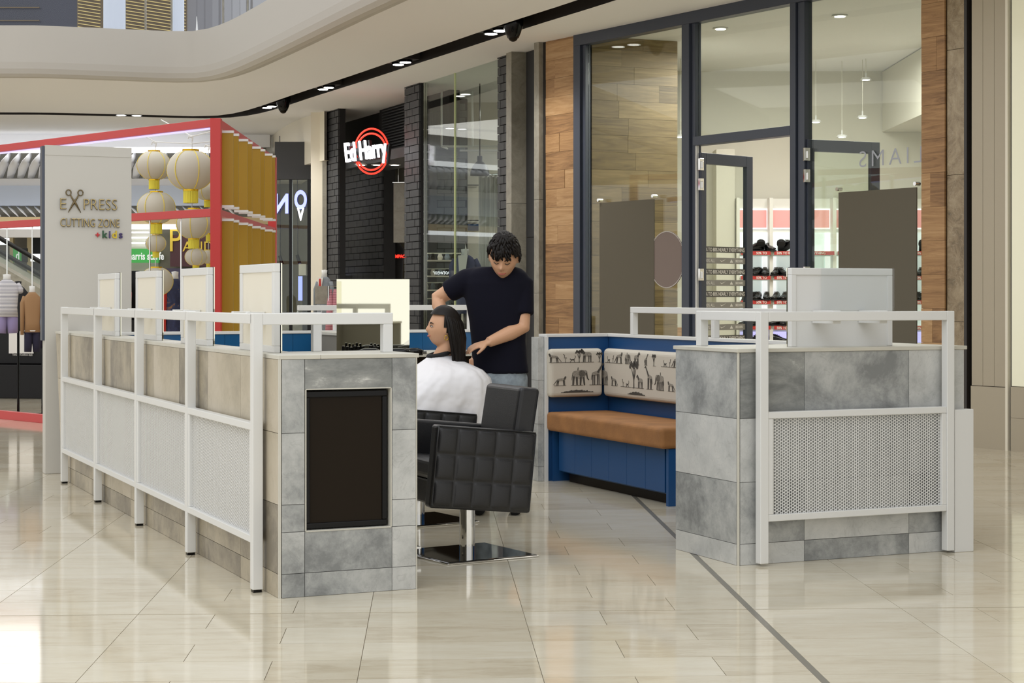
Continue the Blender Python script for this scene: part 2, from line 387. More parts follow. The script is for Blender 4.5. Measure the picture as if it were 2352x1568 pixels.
for px, lb in ((650, 'small dark dome camera in the slot near the far bend'), (1176, 'dark conical ceiling camera beside the nearest twin downlight')):
    p = near_slot(px); t = empty('dome_camera', (p.x, p.y, ZC - .12), label=lb, cat='camera', group='cameras in the ceiling slot')
    obj('housing', MB().lathe([(.06, 0), (.085, .06), (.11, .14), (.11, .285)], (0, 0, 0), 20), M['black'], t, smooth=True)
    obj('lens', MB().ell((0, 0, .0), .05, .05, .04), M['screen'], t, smooth=True)
# level above: shops seen through the balustrade
lu = empty('wall_upper_shops', kind='structure')
YU = 36.0
def ub(name, x0, x1, y0, y1, mat, d=.2, Y=YU, par=None):
    return obj(name, box(Xat(x0, Y), Xat(x1, Y), Y, Y + d, Zat(y1, Y), Zat(y0, Y)), mat, par or lu)
M['dusk'] = plain('dark_blue_shopfront', (34, 38, 56), .25); M['bronze'] = plain('bronze_slat', (92, 74, 42), .4); M['bronze_line'] = plain('brass_line', (200, 178, 110), .4, emit=.25)
M['pillar_white'] = plain('upper_pillar', (206, 212, 222), .5); M['up_grey'] = plain('upper_grey_wall', (120, 118, 120), .5)
ub('shop_glazing', -250, 177, -160, 110, M['dusk'])
for k in range(4): ub('glazing_rail', -250, 90, 18 + k * 30 - 2, 18 + k * 30, M['bronze'], .05, YU - .1)
ub('slatted_wall', 177, 430, -160, 110, M['bronze'])
for k in range(22):
    m_ = Matrix.Rotation(math.radians(14 if k > 7 else 50), 4, 'Y'); z = Zat(96 - k * 7.5, YU)
    for x0, x1 in ((180, 232), (290, 428)):
        L_ = Xat(x1, YU) - Xat(x0, YU); b_ = MB().box(-L_ / 2, L_ / 2, 0, .05, -.006, .006)
        obj('brass_slat', b_, M['bronze_line'], lu, ((Xat(x0, YU) + Xat(x1, YU)) / 2, YU - .06, z), (0, math.radians(9), 0))
ub('end_wall', 430, 640, -160, 110, M['up_grey'])
for x0, x1 in ((238, 288), (394, 423)): obj('round_pillar', MB().lathe([(.001, 0), ((x1 - x0) / 2 / F * 30, 0), ((x1 - x0) / 2 / F * 30, 4), (.001, 4)], (Xat((x0 + x1) / 2, 30), 30, 4.64), 24), M['pillar_white'], lu, smooth=False)
t = empty('advert_screen', (Xat(338, 31), 31, 4.64), math.radians(-14), label='black framed advertising screen on the floor above between white pillars', cat='screen')
obj('frame', box(-.42, .42, -.04, .04, 0, .86), M['black'], t, bev=.01); obj('display', box(-.34, .34, -.05, -.03, .05, .58), plain('pale_screen', (214, 216, 236), .4, emit=.5), t)
t = empty('ornament', (Xat(452, 32), 32, 4.64), label='tall glittering pointed ornament on the upper floor beside a white pillar', cat='ornament')
obj('spire', MB().lathe([(.22, 0), (.12, .5), (.05, 1.0), (.005, 1.7)], n=10), M['chrome'], t); obj('flame', MB().lathe([(.1, 0), (.13, .2), (.05, .6), (.005, .9)], (0, -.2, 0), n=10), M['gold_metal'], t)

# ------------------------------------------------------------------ the hairdressing kiosk: s runs along its front, t away from the camera
TH = math.radians(23.8); u = Vector((math.cos(TH), math.sin(TH), 0)); v = Vector((-math.sin(TH), math.cos(TH), 0))
AO = Vector((-.969, 7.393, 0))
def K(s, t, z=0): return AO + u * s + v * t + Vector((0, 0, z))
def kiosk(name, s=0, t=0, z=0, **k): return empty(name, K(s, t, z), TH, **k)
def tile_face(par, axis, at, a0s, zs, mats, out, skip=None, thick=.012, slant=None):
    """tiles on one face; axis 's' = face runs along s at t=at, axis 't' = runs along t at s=at; out = outward sign"""
    for i in range(len(zs) - 1):
        for j in range(len(a0s) - 1):
            if skip and skip(i, j): continue
            g = .0012; a0, a1, z0, z1 = a0s[j] + g, a0s[j + 1] - g, zs[i] + g, zs[i + 1] - g
            c, h, zc, zh = (a0 + a1) / 2, (a1 - a0) / 2, (z0 + z1) / 2, (z1 - z0) / 2
            mt = mats(i, j)
            if axis == 's': bb = box(-h, h, min(0, out * thick), max(0, out * thick), -zh, zh); lc = (c, at, zc)
            else:
                bb = box(min(0, out * thick), max(0, out * thick), -h, h, -zh, zh); lc = (at, c, zc)
                if slant and j == len(a0s) - 2: bb.v = [(x, y + (slant * (z + zc - 1) if y > 0 else 0), z) for x, y, z in bb.v]
            obj('tile', bb, mt, par, lc)
ZR = [0, .1, .39, .69, 1.0]
lw = kiosk('tiled_partition', label='long low tiled partition on the left ending in a pier with a black screen', cat='partition')
W1 = .16; LEN = 5.58
core = MB().box(.012, W1, .012, LEN - .02, 0, 1.0)
obj('core', MB().box(.0, W1, .441, LEN - .32, 0, .998), M['grout'], lw)
# pier body with the recess for the screen
R0, R1, RZ0, RZ1 = .105, .485, .275, .872
pb = MB()
pb.box(0, R0, 0, .44, 0, .998); pb.box(R1, .6, 0, .44, 0, .998); pb.box(R0, R1, 0, .44, 0, RZ0); pb.box(R0, R1, 0, .44, RZ1, .998); pb.box(R0, R1, .12, .44, RZ0, RZ1)
obj('pier', pb, M['grout'], lw)
rr = random.Random(3)
def pm(i, j):
    return M['tile']
tile_face(lw, 's', 0, [0, .1, .49, .6], [0, .1, .275], pm, -1)
tile_face(lw, 's', 0, [0, .1], [.275, .39, .69, 1.0][0:1] + [.39, .69, 1.0], pm, -1)
tile_face(lw, 's', 0, [.49, .6], [.275, .39, .69, 1.0], pm, -1)
tile_face(lw, 's', 0, [.1, .49], [.872, 1.0], lambda i, j: M['tile_dark'], -1)
ts = [0] + [.6 * k for k in range(1, 9)] + [LEN - .0]
tile_face(lw, 't', 0, ts, ZR, lambda i, j: M['tile_warm'], -1, slant=.26)
for q in (MB().box(-.014, W1 + .01, -.014, LEN + .02, 1.0, 1.018), MB().box(W1 + .011, .614, -.014, .455, 1.0, 1.018)): obj('coping', q, M['cap'], lw, bev=.002)
obj('corner_trim', box(-.013, -.003, -.013, -.003, 0, 1.0), M['cap'], lw)
obj('corner_trim', box(.6, .605, -.013, .0, 0, 1.0), M['cap'], lw)
fr = MB()
for a, b_, c, d in ((R0 - .003, R0 + .002, RZ0, RZ1), (R1 - .002, R1 + .003, RZ0, RZ1), (R0, R1, RZ0 - .003, RZ0 + .002), (R0, R1, RZ1 - .002, RZ1 + .003)): fr.box(a, b_, -.014, .115, c, d)
obj('recess_trim', fr, M['cap'], lw)
sd = kiosk('wall_screen', .295, .022, .5735, label='black portrait display screen recessed in the tiled pier', cat='screen')
obj('housing', box(-.186, .182, .0, .06, -.293, .290), M['black'], sd, bev=.006)
obj('bezel', MB().box(-.186, .182, -.014, 0, .262, .290).box(-.186, .182, -.014, 0, -.293, -.268).box(-.186, -.164, -.014, 0, -.268, .262).box(.158, .182, -.014, 0, -.268, .262), M['black'], sd, bev=.004)
obj('display', box(-.164, .158, -.006, .001, -.268, .262), M['screen'], sd)
# perforated sheet: hexagonal cells with round holes
def perforated(wd, ht, p=.0146, r=.0057, th=.002):
    vs = []; fs = []; dx = p * .8660254; R_ = p / math.sqrt(3)
    nc = int(wd / dx) + 2; nr = int(ht / p) + 2; NH = 12
    for c in range(nc):
        for q in range(nr):
            x = -wd / 2 + c * dx; z = -ht / 2 + q * p + (p / 2 if c % 2 else 0)
            if x > wd / 2 or z > ht / 2 + p * .1: continue
            n = len(vs)
            for k in range(6): a = math.radians(60 * k); vs.append((x + R_ * math.cos(a), -th, z + R_ * math.sin(a)))
            for y in (-th, th):
                for k in range(NH): a = math.radians(30 * k); vs.append((x + r * math.cos(a), y, z + r * math.sin(a)))
            for k in range(6):
                h0, h1, h2 = n + 6 + (2 * k) % 12, n + 6 + (2 * k + 1) % 12, n + 6 + (2 * k + 2) % 12
                fs += [(n + k, h1, h0), (n + k, n + (k + 1) % 6, h1), (n + (k + 1) % 6, h2, h1)]
            for k in range(NH): fs.append((n + 6 + k, n + 6 + (k + 1) % 12, n + 18 + (k + 1) % 12, n + 18 + k))
    mb = MB(); mb.v = vs; mb.f = fs; return mb
PW = .045
def barrier_bay(par, a0, a1, axis, at, pmesh):
    """perforated panel in its rim between two posts"""
    c, h = (a0 + a1) / 2, (a1 - a0) / 2 - PW / 2
    rim = MB().box(-h, h, -.02, .02, .69, .722).box(-h, h, -.02, .02, .208, .24).box(-h, -h + .028, -.018, .018, .24, .69).box(h - .028, h, -.018, .018, .24, .69)
    rot = (0, 0, 0) if axis == 's' else (0, 0, -math.pi / 2)
    lc = (c, at, 0) if axis == 's' else (at, c, 0)
    r_ = obj('panel_rim', rim, M['white'], par, lc, rot, bev=.003)
    obj('perforated_sheet', pmesh, None, par, (lc[0], lc[1], .465), rot)
ZT = 1.192
bf = kiosk('barrier_frame', label='white metal barrier with four perforated panels along the left partition', cat='barrier')
posts = [.19, 1.385, 2.58, 3.79, 4.99]
pm_l = mesh('perforated_sheet', perforated(1.11, .47), M['white'])
SO = -.052
for i, t_ in enumerate(posts):
    obj('post', box(-PW / 2, PW / 2, -PW / 2, PW / 2, .012, ZT), M['white'], bf, (SO, t_, 0), bev=.003)
    obj('foot', box(-PW / 2 + .004, PW / 2 - .004, -PW / 2 + .004, PW / 2 - .004, 0, .012), M['black'], bf, (SO, t_, 0))
for a, b_ in zip(posts[:-1], posts[1:]):
    barrier_bay(bf, a, b_, 't', SO, pm_l)
    obj('top_rail', box(-PW / 2, PW / 2, a + PW / 2 - .02, b_ - PW / 2 + .0, ZT - .046, ZT - .002), M['white'], bf, (SO, 0, 0), bev=.003)
# returns over the pier
obj('top_rail', box(SO + PW / 2, .56, -PW / 2, PW / 2, ZT - .05, ZT), M['white'], bf, (0, .19, 0), bev=.003)
obj('post', box(-PW / 2, PW / 2, -PW / 2, PW / 2, 1.018, ZT - .05), M['white'], bf, (.5375, .19, 0), bev=.003)
rs = kiosk('short_rail', .0, .0, label='short white rail with one post on the back of the screen pier', cat='rail')
obj('rail', box(.12, .31, -.02, .02, ZT - .04, ZT), M['white'], rs, (0, .43, 0), bev=.003)
obj('post', box(.27, .31, -.02, .02, 1.018, ZT - .04), M['white'], rs, (0, .43, 0), bev=.003)
# mirror boards, seen from behind, clipped to the barrier rail
mbd = None
wh = ['largest white mirror back, beside the screen pier', 'white mirror back second from the screen pier, before the red post', 'white mirror back third from the screen pier, before the round lanterns', 'white mirror back farthest from the pier, before the lettered panel']
for i, t0 in enumerate((.28, 1.46, 2.6, 3.77)):
    if mbd is None:
        mbd = empty('styling_mirror')
        h = .285
        obj('back_panel', box(.006, .016, -h + .03, h - .03, .03, .355), M['cream'], mbd)
        obj('back_frame', MB().box(0, .03, -h, h, .352, .39).box(0, .03, -h, h, .0, .03).box(0, .03, -h, -h + .035, .03, .352).box(0, .03, h - .045, h, .03, .352), M['white'], mbd, bev=.003)
        obj('mirror_glass', box(.032, .038, -h, h, 0, .392), M['mirror'], mbd)
        obj('mirror_edge', box(.0300, .0325, -h - .001, h + .001, -.0, .393), M['black'], mbd)
        for y in (-.14, .1): obj('bracket', box(-.078, .001, y, y + .035, .125, .178), M['white'], mbd, bev=.002)
        m = mbd
    else: m = copy_tree(mbd)
    m.location = K(.05, t0 + .285, 1.018); m.rotation_euler = (0, 0, TH)
    tag(m, wh[i], 'mirror', 'mirrors along the left partition')
# white panel with lettering at the far end
sp = kiosk('shop_sign', -.075, 5.66, label='tall white panel with raised scissors lettering at the end of the partition', cat='sign panel')
obj('board', box(0, .615, 0, .11, 0, 2.34), M['sign_white'], sp, bev=.004)
obj('edge_strip', box(-.018, -.001, .01, .10, .95, 2.335), plain('steel_edge', (70, 76, 90), .3), sp)
obj('top_strip', box(0, .615, -.003, .0, 2.27, 2.34), M['sign_white'], sp)
M['bronze_side'] = plain('bronze_letter', (112, 98, 70), .25, metal=.7); M['gold_face'] = plain('brass_letter', (206, 184, 128), .25, metal=.8)
def letters(s, x, z, size, mat, par=sp, **k): return text('lettering', s, size, mat, par, (x, -.008, z), ext=.006, **k)
letters('E', .095, 1.885, .115, M['bronze_side'], bold=-.001); letters('PRESS', .262, 1.885, .115, M['bronze_side'], bold=-.001, sx=.86)
letters('CUTTING ZONE', .103, 1.762, .086, M['bronze_side'], sx=.665)
letters('E', .0935, 1.8865, .115, M['gold_face'], bold=-.0035).location.y = -.0125
o = letters('PRESS', .2605, 1.8865, .115, M['gold_face'], bold=-.0035, sx=.86); o.location.y = -.0125
o = letters('CUTTING ZONE', .1018, 1.7635, .086, M['gold_face'], sx=.665, bold=-.0022); o.location.y = -.0125
sci = MB()
for sgn in (-1, 1):
    x0 = .205
    sci.tube([(x0 - sgn * .030, -.012, 1.992), (x0 - sgn * .016, -.012, 1.965), (x0 + sgn * .010, -.012, 1.925), (x0 + sgn * .045, -.012, 1.862)], [.004, .006, .008, .002], 8)
    sci.tube([(x0 - sgn * .042 + .018 * math.cos(a), -.012, 2.005 + .020 * math.sin(a)) for a in [2 * math.pi * k / 16 for k in range(17)]], .0042, 6)
obj('scissors_emblem', sci, M['bronze_side'], sp, smooth=True, label='bronze open scissors forming the letter X')
for ch, xx, col in (('+', .352, (190, 40, 46)), ('k', .400, (38, 84, 52)), ('i', .447, (64, 50, 104)), ('d', .471, (206, 180, 44)), ('s', .52, (58, 44, 98))):
    letters(ch, xx, 1.685, .075 if ch != '+' else .06, plain('letter_' + str(col[0]), col, .4), bold=.0015)
# right-hand tiled block
rb = kiosk('tiled_block', label='square grey tiled block on the right of the kiosk entrance', cat='block')
obj('core', MB().box(2.224, 3.52, .0, .585, 0, .998), M['grout'], rb)
sE = [2.224, 2.58, 3.186, 3.52]
tile_face(rb, 's', 0, sE, ZR, lambda i, j: M['tile_dark'] if (i, j) == (3, 0) else M['tile'], -1)
tile_face(rb, 't', 2.224, [0, .585], ZR, lambda i, j: M['tile'], -1)
obj('coping', box(2.205, 3.535, -.018, .60, 1.0, 1.018), M['cap'], rb, bev=.002)
obj('corner_trim', box(2.2115, 2.221, -.0125, -.003, 0, 1.0), M['cap'], rb)
rf = kiosk('barrier_frame', label='white metal barrier with one perforated panel before the right tiled block', cat='barrier')
FT = -.06
for s_, z0, t_ in ((2.315, .012, FT), (3.385, .012, FT), (2.315, 1.018, .50)):
    obj('post', box(-PW / 2, PW / 2, -PW / 2, PW / 2, z0, ZT), M['white'], rf, (s_, t_, 0), bev=.003)
obj('top_rail', box(2.315 + PW / 2, 3.385 - PW / 2, -PW / 2, PW / 2, ZT - .045, ZT), M['white'], rf, (0, FT, 0), bev=.003)
obj('top_rail', box(-PW / 2, PW / 2, FT + PW / 2, .5 - PW / 2, ZT - .045, ZT), M['white'], rf, (2.315, 0, 0), bev=.003)
barrier_bay(rf, 2.315, 3.385, 's', FT, mesh('perforated_sheet', perforated(.985, .47), M['white']))
o = kiosk('end_panel', 3.415, -.075, label='plain white low panel at the right end of the tiled block', cat='panel')
obj('panel', box(0, .115, 0, .055, 0, .705), M['white'], o, bev=.003)
wb = kiosk('styling_mirror', 2.605, .14, 1.018, label='wide white mirror back standing on the right tiled block', cat='mirror')
obj('back_panel', box(.02, .575, .006, .016, .0, .36), M['white'], wb)
obj('back_frame', MB().box(0, .595, 0, .035, .35, .385).box(0, .03, 0, .035, 0, .35).box(.565, .595, 0, .035, 0, .35), M['white'], wb, bev=.003)
obj('mirror_glass', box(0, .595, .037, .043, 0, .385), M['mirror'], wb)
for x in (.12, .39): obj('bracket', box(x, x + .045, -.178, .0, .115, .178), M['white'], wb, bev=.002)
obj('clear_sleeve', box(.17, .60, -.008, -.004, .17, .386), M['acrylic'], wb)
# side wall behind the bench and the short wall at its end
bw = kiosk('bench_wall', label='blue-lined low L-shaped wall behind the waiting bench', cat='low wall')
obj('side_leaf', box(3.47, 3.53, .59, 3.90, 0, .985), M['blue'], bw); obj('end_leaf', box(3.0, 3.468, 3.80, 3.90, 0, .985), M['blue'], bw)
obj('coping', box(3.455, 3.545, .60, 3.91, .985, 1.005), M['white'], bw, bev=.002); obj('coping', box(2.985, 3.454, 3.785, 3.91, .985, 1.005), M['white'], bw, bev=.002)
obj('end_trim', box(2.975, 2.998, 3.78, 3.80, 0, .985), M['white'], bw)
for z0, z1 in zip(ZR[:-1], ZR[1:]): obj('tile', box(2.93, 2.973, 3.80, 3.91, z0 + .001, min(z1, .985) - .001), M['tile'], bw)
rw = kiosk('bench_rail', label='white tubular rail on top of the low wall behind the bench', cat='rail')
obj('rail', box(3.46, 3.50, .62, 3.46, ZT - .04, ZT), M['white'], rw, bev=.003)
for t_ in (3.42, 2.34, .62): obj('post', box(3.46, 3.50, t_, t_ + .04, 1.005, ZT - .04), M['white'], rw, bev=.003)
bn = kiosk('waiting_bench', label='blue panelled bench with a tan suede seat pad in the kiosk corner', cat='bench')
obj('carcass', box(3.10, 3.465, 2.20, 3.77, .06, .345), M['blue'], bn)
for k in range(6): obj('front_panel', box(3.06, 3.098, 2.245 + k * .25, 2.245 + k * .25 + .247, .075, .34), M['blue'], bn, bev=.0015)
obj('side_panel', box(3.045, 3.46, 2.17, 2.198, 0, .345), M['blue'], bn); obj('side_panel', box(3.03, 3.46, 3.772, 3.80, 0, .345), M['blue'], bn)
obj('plinth', box(3.12, 3.4, 2.3, 3.7, 0, .06), M['screen'], bn)
obj('seat_pad', box(2.985, 3.465, 2.15, 3.79, .347, .475), M['tan'], bn, bev=.025, seg=4)
for t_ in (3.42, 3.30, 2.92, 2.8, 2.4, 2.28): obj('hinge', MB().lathe([(.014, 0), (.014, .012)], (3.072, t_, .34), 10), M['chrome'], bn)
bc = kiosk('back_cushion', label='long animal print back cushion along the side wall of the bench', cat='cushion', group='printed back cushions on the bench')
obj('pad', box(3.395, 3.47, .75, 3.745, .575, .905), M['print_cloth'], bc, bev=.03, seg=4)
be = kiosk('back_cushion', label='short animal print back cushion on the end wall of the bench', cat='cushion', group='printed back cushions on the bench')
obj('pad', box(2.985, 3.392, 3.725, 3.798, .575, .905), M['print_cloth'], be, bev=.03, seg=4)
# silhouettes of the printed animals: strokes (x1,z1,w1, x2,z2,w2)
def stroke(mb, fn, x1, z1, w1, x2, z2, w2):
    a = math.atan2(z2 - z1, x2 - x1); pts = []
    for k in range(7): t = a + math.pi / 2 + math.pi * k / 6; pts.append((x1 + w1 * math.cos(t), z1 + w1 * math.sin(t)))
    for k in range(7): t = a - math.pi / 2 + math.pi * k / 6; pts.append((x2 + w2 * math.cos(t), z2 + w2 * math.sin(t)))
    mb.prism(pts, fn, .0012)
ANIM = {
 'elephant': ([(.0, .075, .024, .05, .074, .03), (.05, .08, .024, .075, .085, .018)], [(-.012, .055, .008, -.016, .004, .006), (.012, .05, .008, .014, .004, .006), (.042, .05, .008, .04, .004, .006), (.064, .05, .007, .07, .004, .006), (.085, .08, .006, .094, .045, .004), (.094, .045, .004, .104, .036, .003), (-.022, .07, .002, -.027, .035, .001), (.02, .105, .003, .022, .12, .0025)]),
 'giraffe': ([(.0, .075, .013, .032, .082, .015)], [(-.006, .065, .005, -.005, .003, .003), (.008, .065, .004, .008, .003, .003), (.03, .07, .005, .03, .003, .003), (.041, .07, .004, .042, .003, .003), (.036, .09, .008, .072, .145, .004), (.072, .145, .005, .086, .14, .003), (-.012, .07, .002, -.018, .035, .001)]),
 'zebra': ([(.0, .05, .014, .035, .052, .015)], [(-.008, .04, .005, -.009, .003, .003), (.006, .04, .004, .006, .003, .003), (.034, .04, .005, .034, .003, .003), (.043, .04, .004, .045, .003, .003), (.042, .06, .009, .058, .082, .006), (.058, .082, .005, .07, .072, .003)]),
 'leopard': ([(.0, .038, .008, .042, .042, .009)], [(-.004, .032, .004, -.01, .003, .0025), (.004, .032, .004, -.001, .003, .0025), (.04, .034, .004, .042, .003, .0025), (.048, .034, .003, .05, .003, .0025), (.05, .046, .007, .056, .057, .006), (-.008, .036, .002, -.034, .006, .0015)]),
 'flamingo': ([(.0, .03, .005, .012, .028, .004)], [(.005, .024, .0012, .005, .0, .0012), (-.003, .034, .0014, -.001, .046, .0014), (-.001, .046, .0014, -.009, .05, .0016)]),
 'monkey': ([], [(.0, .016, .004, .018, .018, .004), (0, .014, .002, -.008, .0, .0015), (.018, .016, .002, .024, .0, .0015), (-.006, .02, .0035, -.007, .021, .0035), (.02, .02, .0015, .03, .034, .0012), (.03, .034, .0013, .024, .042, .001)]),
 'tree': ([], [(0, 0, .006, 0, .05, .004), (0, .045, .003, -.03, .12, .002), (0, .05, .003, -.01, .125, .002), (0, .045, .003, .03, .12, .002), (0, .05, .003, .012, .125, .002)] + [(-.05 + .012 * k, .13 + .014 * ((k * 7) % 4) / 2, .012, -.045 + .012 * k, .138 + .01 * ((k * 5) % 3), .011) for k in range(9)]),
}
def place(par, fnb, items):
    dark, soft = MB(), MB()
    for nm, x, z, s, fl in items:
        fn = lambda a, b_, c, x=x, z=z, s=s, fl=fl: fnb(x + (-1 if fl else 1) * a * s, z + b_ * s, c)
        for q in ANIM[nm][0]: stroke(soft, fn, *q)
        fn2 = lambda a, b_, c, f=fn: f(a, b_, c + .0006)
        for q in ANIM[nm][1]: stroke(dark, fn2, *q)
        stroke(dark, fn2, -.03, 0, .0012, .06, 0, .0012)
    if soft.v: obj('animal_shading', soft, M['ink_soft'], par, kind='stuff')
    obj('animal_print', dark, M['ink'], par, kind='stuff')
row = [('leopard', .06, .655, 1, 0), ('elephant', .19, .655, 1, 0), ('giraffe', .33, .655, 1, 0)]
top = [('leopard', .05, .812, 1, 1), ('flamingo', .11, .812, 1.1, 0), ('monkey', .16, .812, 1.1, 0), ('tree', .22, .812, .5, 0), ('zebra', .30, .812, 1.05, 1), ('tree', .375, .812, .4, 0)]
place(be, lambda a, b_, c: (2.985 + a, 3.7245 - c, b_), row + top)
row2 = []; k0 = .0
for n_ in range(4):
    k0 = n_ * .80
    row2 += [('elephant', .03 + k0, .655, .95, 1), ('leopard', .17 + k0, .655, 1, 1), ('flamingo', .28 + k0, .655, 1, 0), ('monkey', .34 + k0, .655, 1, 0), ('tree', .44 + k0, .655, 1.05, 0), ('zebra', .55 + k0, .655, 1, 1), ('giraffe', .68 + k0, .655, 1, 1)]
    row2 += [('monkey', .08 + k0, .81, 1, 1), ('flamingo', .14 + k0, .81, 1, 1), ('leopard', .20 + k0, .81, 1.2, 0), ('elephant', .33 + k0, .81, .62, 0), ('zebra', .46 + k0, .81, .95, 0), ('giraffe', .60 + k0, .81, .5, 0), ('tree', .72 + k0, .81, .45, 0)]
row2 = [r for r in row2 if r[1] < 2.9]
place(bc, lambda a, b_, c: (3.3945 - c, 3.72 - a, b_), row2)
hill = MB()
for a0 in (.35, 1.15, 1.95):
    for k in range(12): hill.prism([(a0 + .02 * k, .607), (a0 + .02 * k + .03, .607), (a0 + .02 * k + .025, .607 + .02 * math.sin(math.pi * (k + 1) / 13) + .004 * (k % 2)), (a0 + .02 * k + .005, .607 + .02 * math.sin(math.pi * (k + 1) / 13))], lambda a, b_, c: (3.3945 - c, 3.72 - a, b_), .001)
obj('bush_print', hill, M['ink'], bc)
hill = MB()
for k in range(12): hill.prism([(.08 + .02 * k, .605), (.08 + .02 * k + .03, .605), (.08 + .02 * k + .025, .605 + .016 * math.sin(math.pi * (k + 1) / 13) + .004 * (k % 2)), (.08 + .02 * k + .005, .605 + .016 * math.sin(math.pi * (k + 1) / 13))], lambda a, b_, c: (2.985 + a, 3.7245 - c, b_), .001)
obj('bush_print', hill, M['ink'], be)
# back wall of the kiosk, blue tiles inside
kb = kiosk('back_wall', label='low back wall of the kiosk lined with blue glazed tiles', cat='low wall')
obj('core', box(.17, 3.3, 5.60, 5.655, 0, .985), M['grout'], kb)
tile_face(kb, 's', 5.60, [.17] + [.17 + .52 * k for k in range(1, 7)], [.05, .35, .655, .985], lambda i, j: M['blue_tile'], -1)
obj('coping', box(.16, 3.32, 5.58, 5.658, .985, 1.006), M['white'], kb, bev=.002)
ip = kiosk('tiled_pier', label='narrow grey tiled pier rising behind the screen pier rail', cat='pier')
obj('core', box(1.90, 2.06, 5.05, 5.57, 0, .98), M['grout'], ip)
tile_face(ip, 's', 5.05, [1.90, 2.06], [0, .39, .69, .98], lambda i, j: M['tile_dark'], -1)
obj('coping', box(1.89, 2.07, 5.035, 5.572, .98, 1.0), M['cap'], ip)
br = kiosk('back_rail', label='white tubular rail on the back wall behind the hairdresser', cat='rail')
obj('rail', box(1.78, 3.25, 5.605, 5.645, ZT - .035, ZT + .004), M['white'], br, bev=.003)
for s_ in (2.06, 3.16): obj('post', box(s_, s_ + .04, 5.605, 5.645, 1.006, ZT - .035), M['white'], br, bev=.003)
# back counter with the upright mirror and the tools
ct = kiosk('styling_counter', label='stone topped styling counter along the back wall of the kiosk', cat='counter')
obj('worktop', box(2.075, 3.1, 4.95, 5.57, .82, .85), M['cap'], ct, bev=.002)
obj('front', box(2.09, 3.08, 5.0, 5.55, 0, .818), M['screen'], ct)
mz = Zat(641, 12.55)
um = empty('upright_mirror', (Xat(857, 12.55), 12.55, .853), math.radians(4), label='upright frameless mirror reflecting cream walls beside the seated customer', cat='mirror')
hw = 83.5 / F * 12.55
obj('mirror_glass', box(-hw, hw, 0, .006, 0, mz - .853), M['mirror'], um)
obj('backing', box(-hw, hw, .007, .02, 0, mz - .855), M['white'], um)
def clip_(name, x, y, lb, fn, cat):
    t = empty(name, (x, y, .853), label=lb, cat=cat, group='styling tools on the back counter'); fn(t); return t
def clipper(t):
    obj('body', MB().tube([(-.08, 0, .025), (-.03, 0, .03), (.05, 0, .03), (.09, 0, .022)], [.016, .024, .026, .018], 10), M['black'], t, smooth=True)
    obj('blade', box(.085, .115, -.02, .02, .012, .032), M['chrome'], t)
def combs(t):
    b_ = MB()
    for k in range(5): b_.box(-.06 + k * .026, -.044 + k * .026, -.02, .02, 0, .07 - .004 * (k % 3))
    obj('guards', b_, M['black'], t, bev=.002); obj('tray', box(-.07, .08, -.03, .03, -.0, .01), M['black'], t)
yb = 12.15
for px, dy, fn, nm, lb, ct_ in ((806, .0, combs, 'guard_comb_rack', 'rack of black clipper combs near the left end of the mirror', 'combs'), (846, -.05, clipper, 'hair_clipper', 'dark hair clipper lying between two racks of combs', 'clipper'),
                              (868, .1, combs, 'guard_comb_rack', 'rack of black clipper combs before the middle of the mirror', 'combs'), (912, -.04, clipper, 'hair_clipper', 'dark hair clipper lying just right of the white rail post', 'clipper'), (942, .02, clipper, 'hair_clipper', 'black hair clipper nearest the seated customer', 'clipper')):
    clip_(nm, Xat(px, yb + dy), yb + dy, lb, fn, ct_)
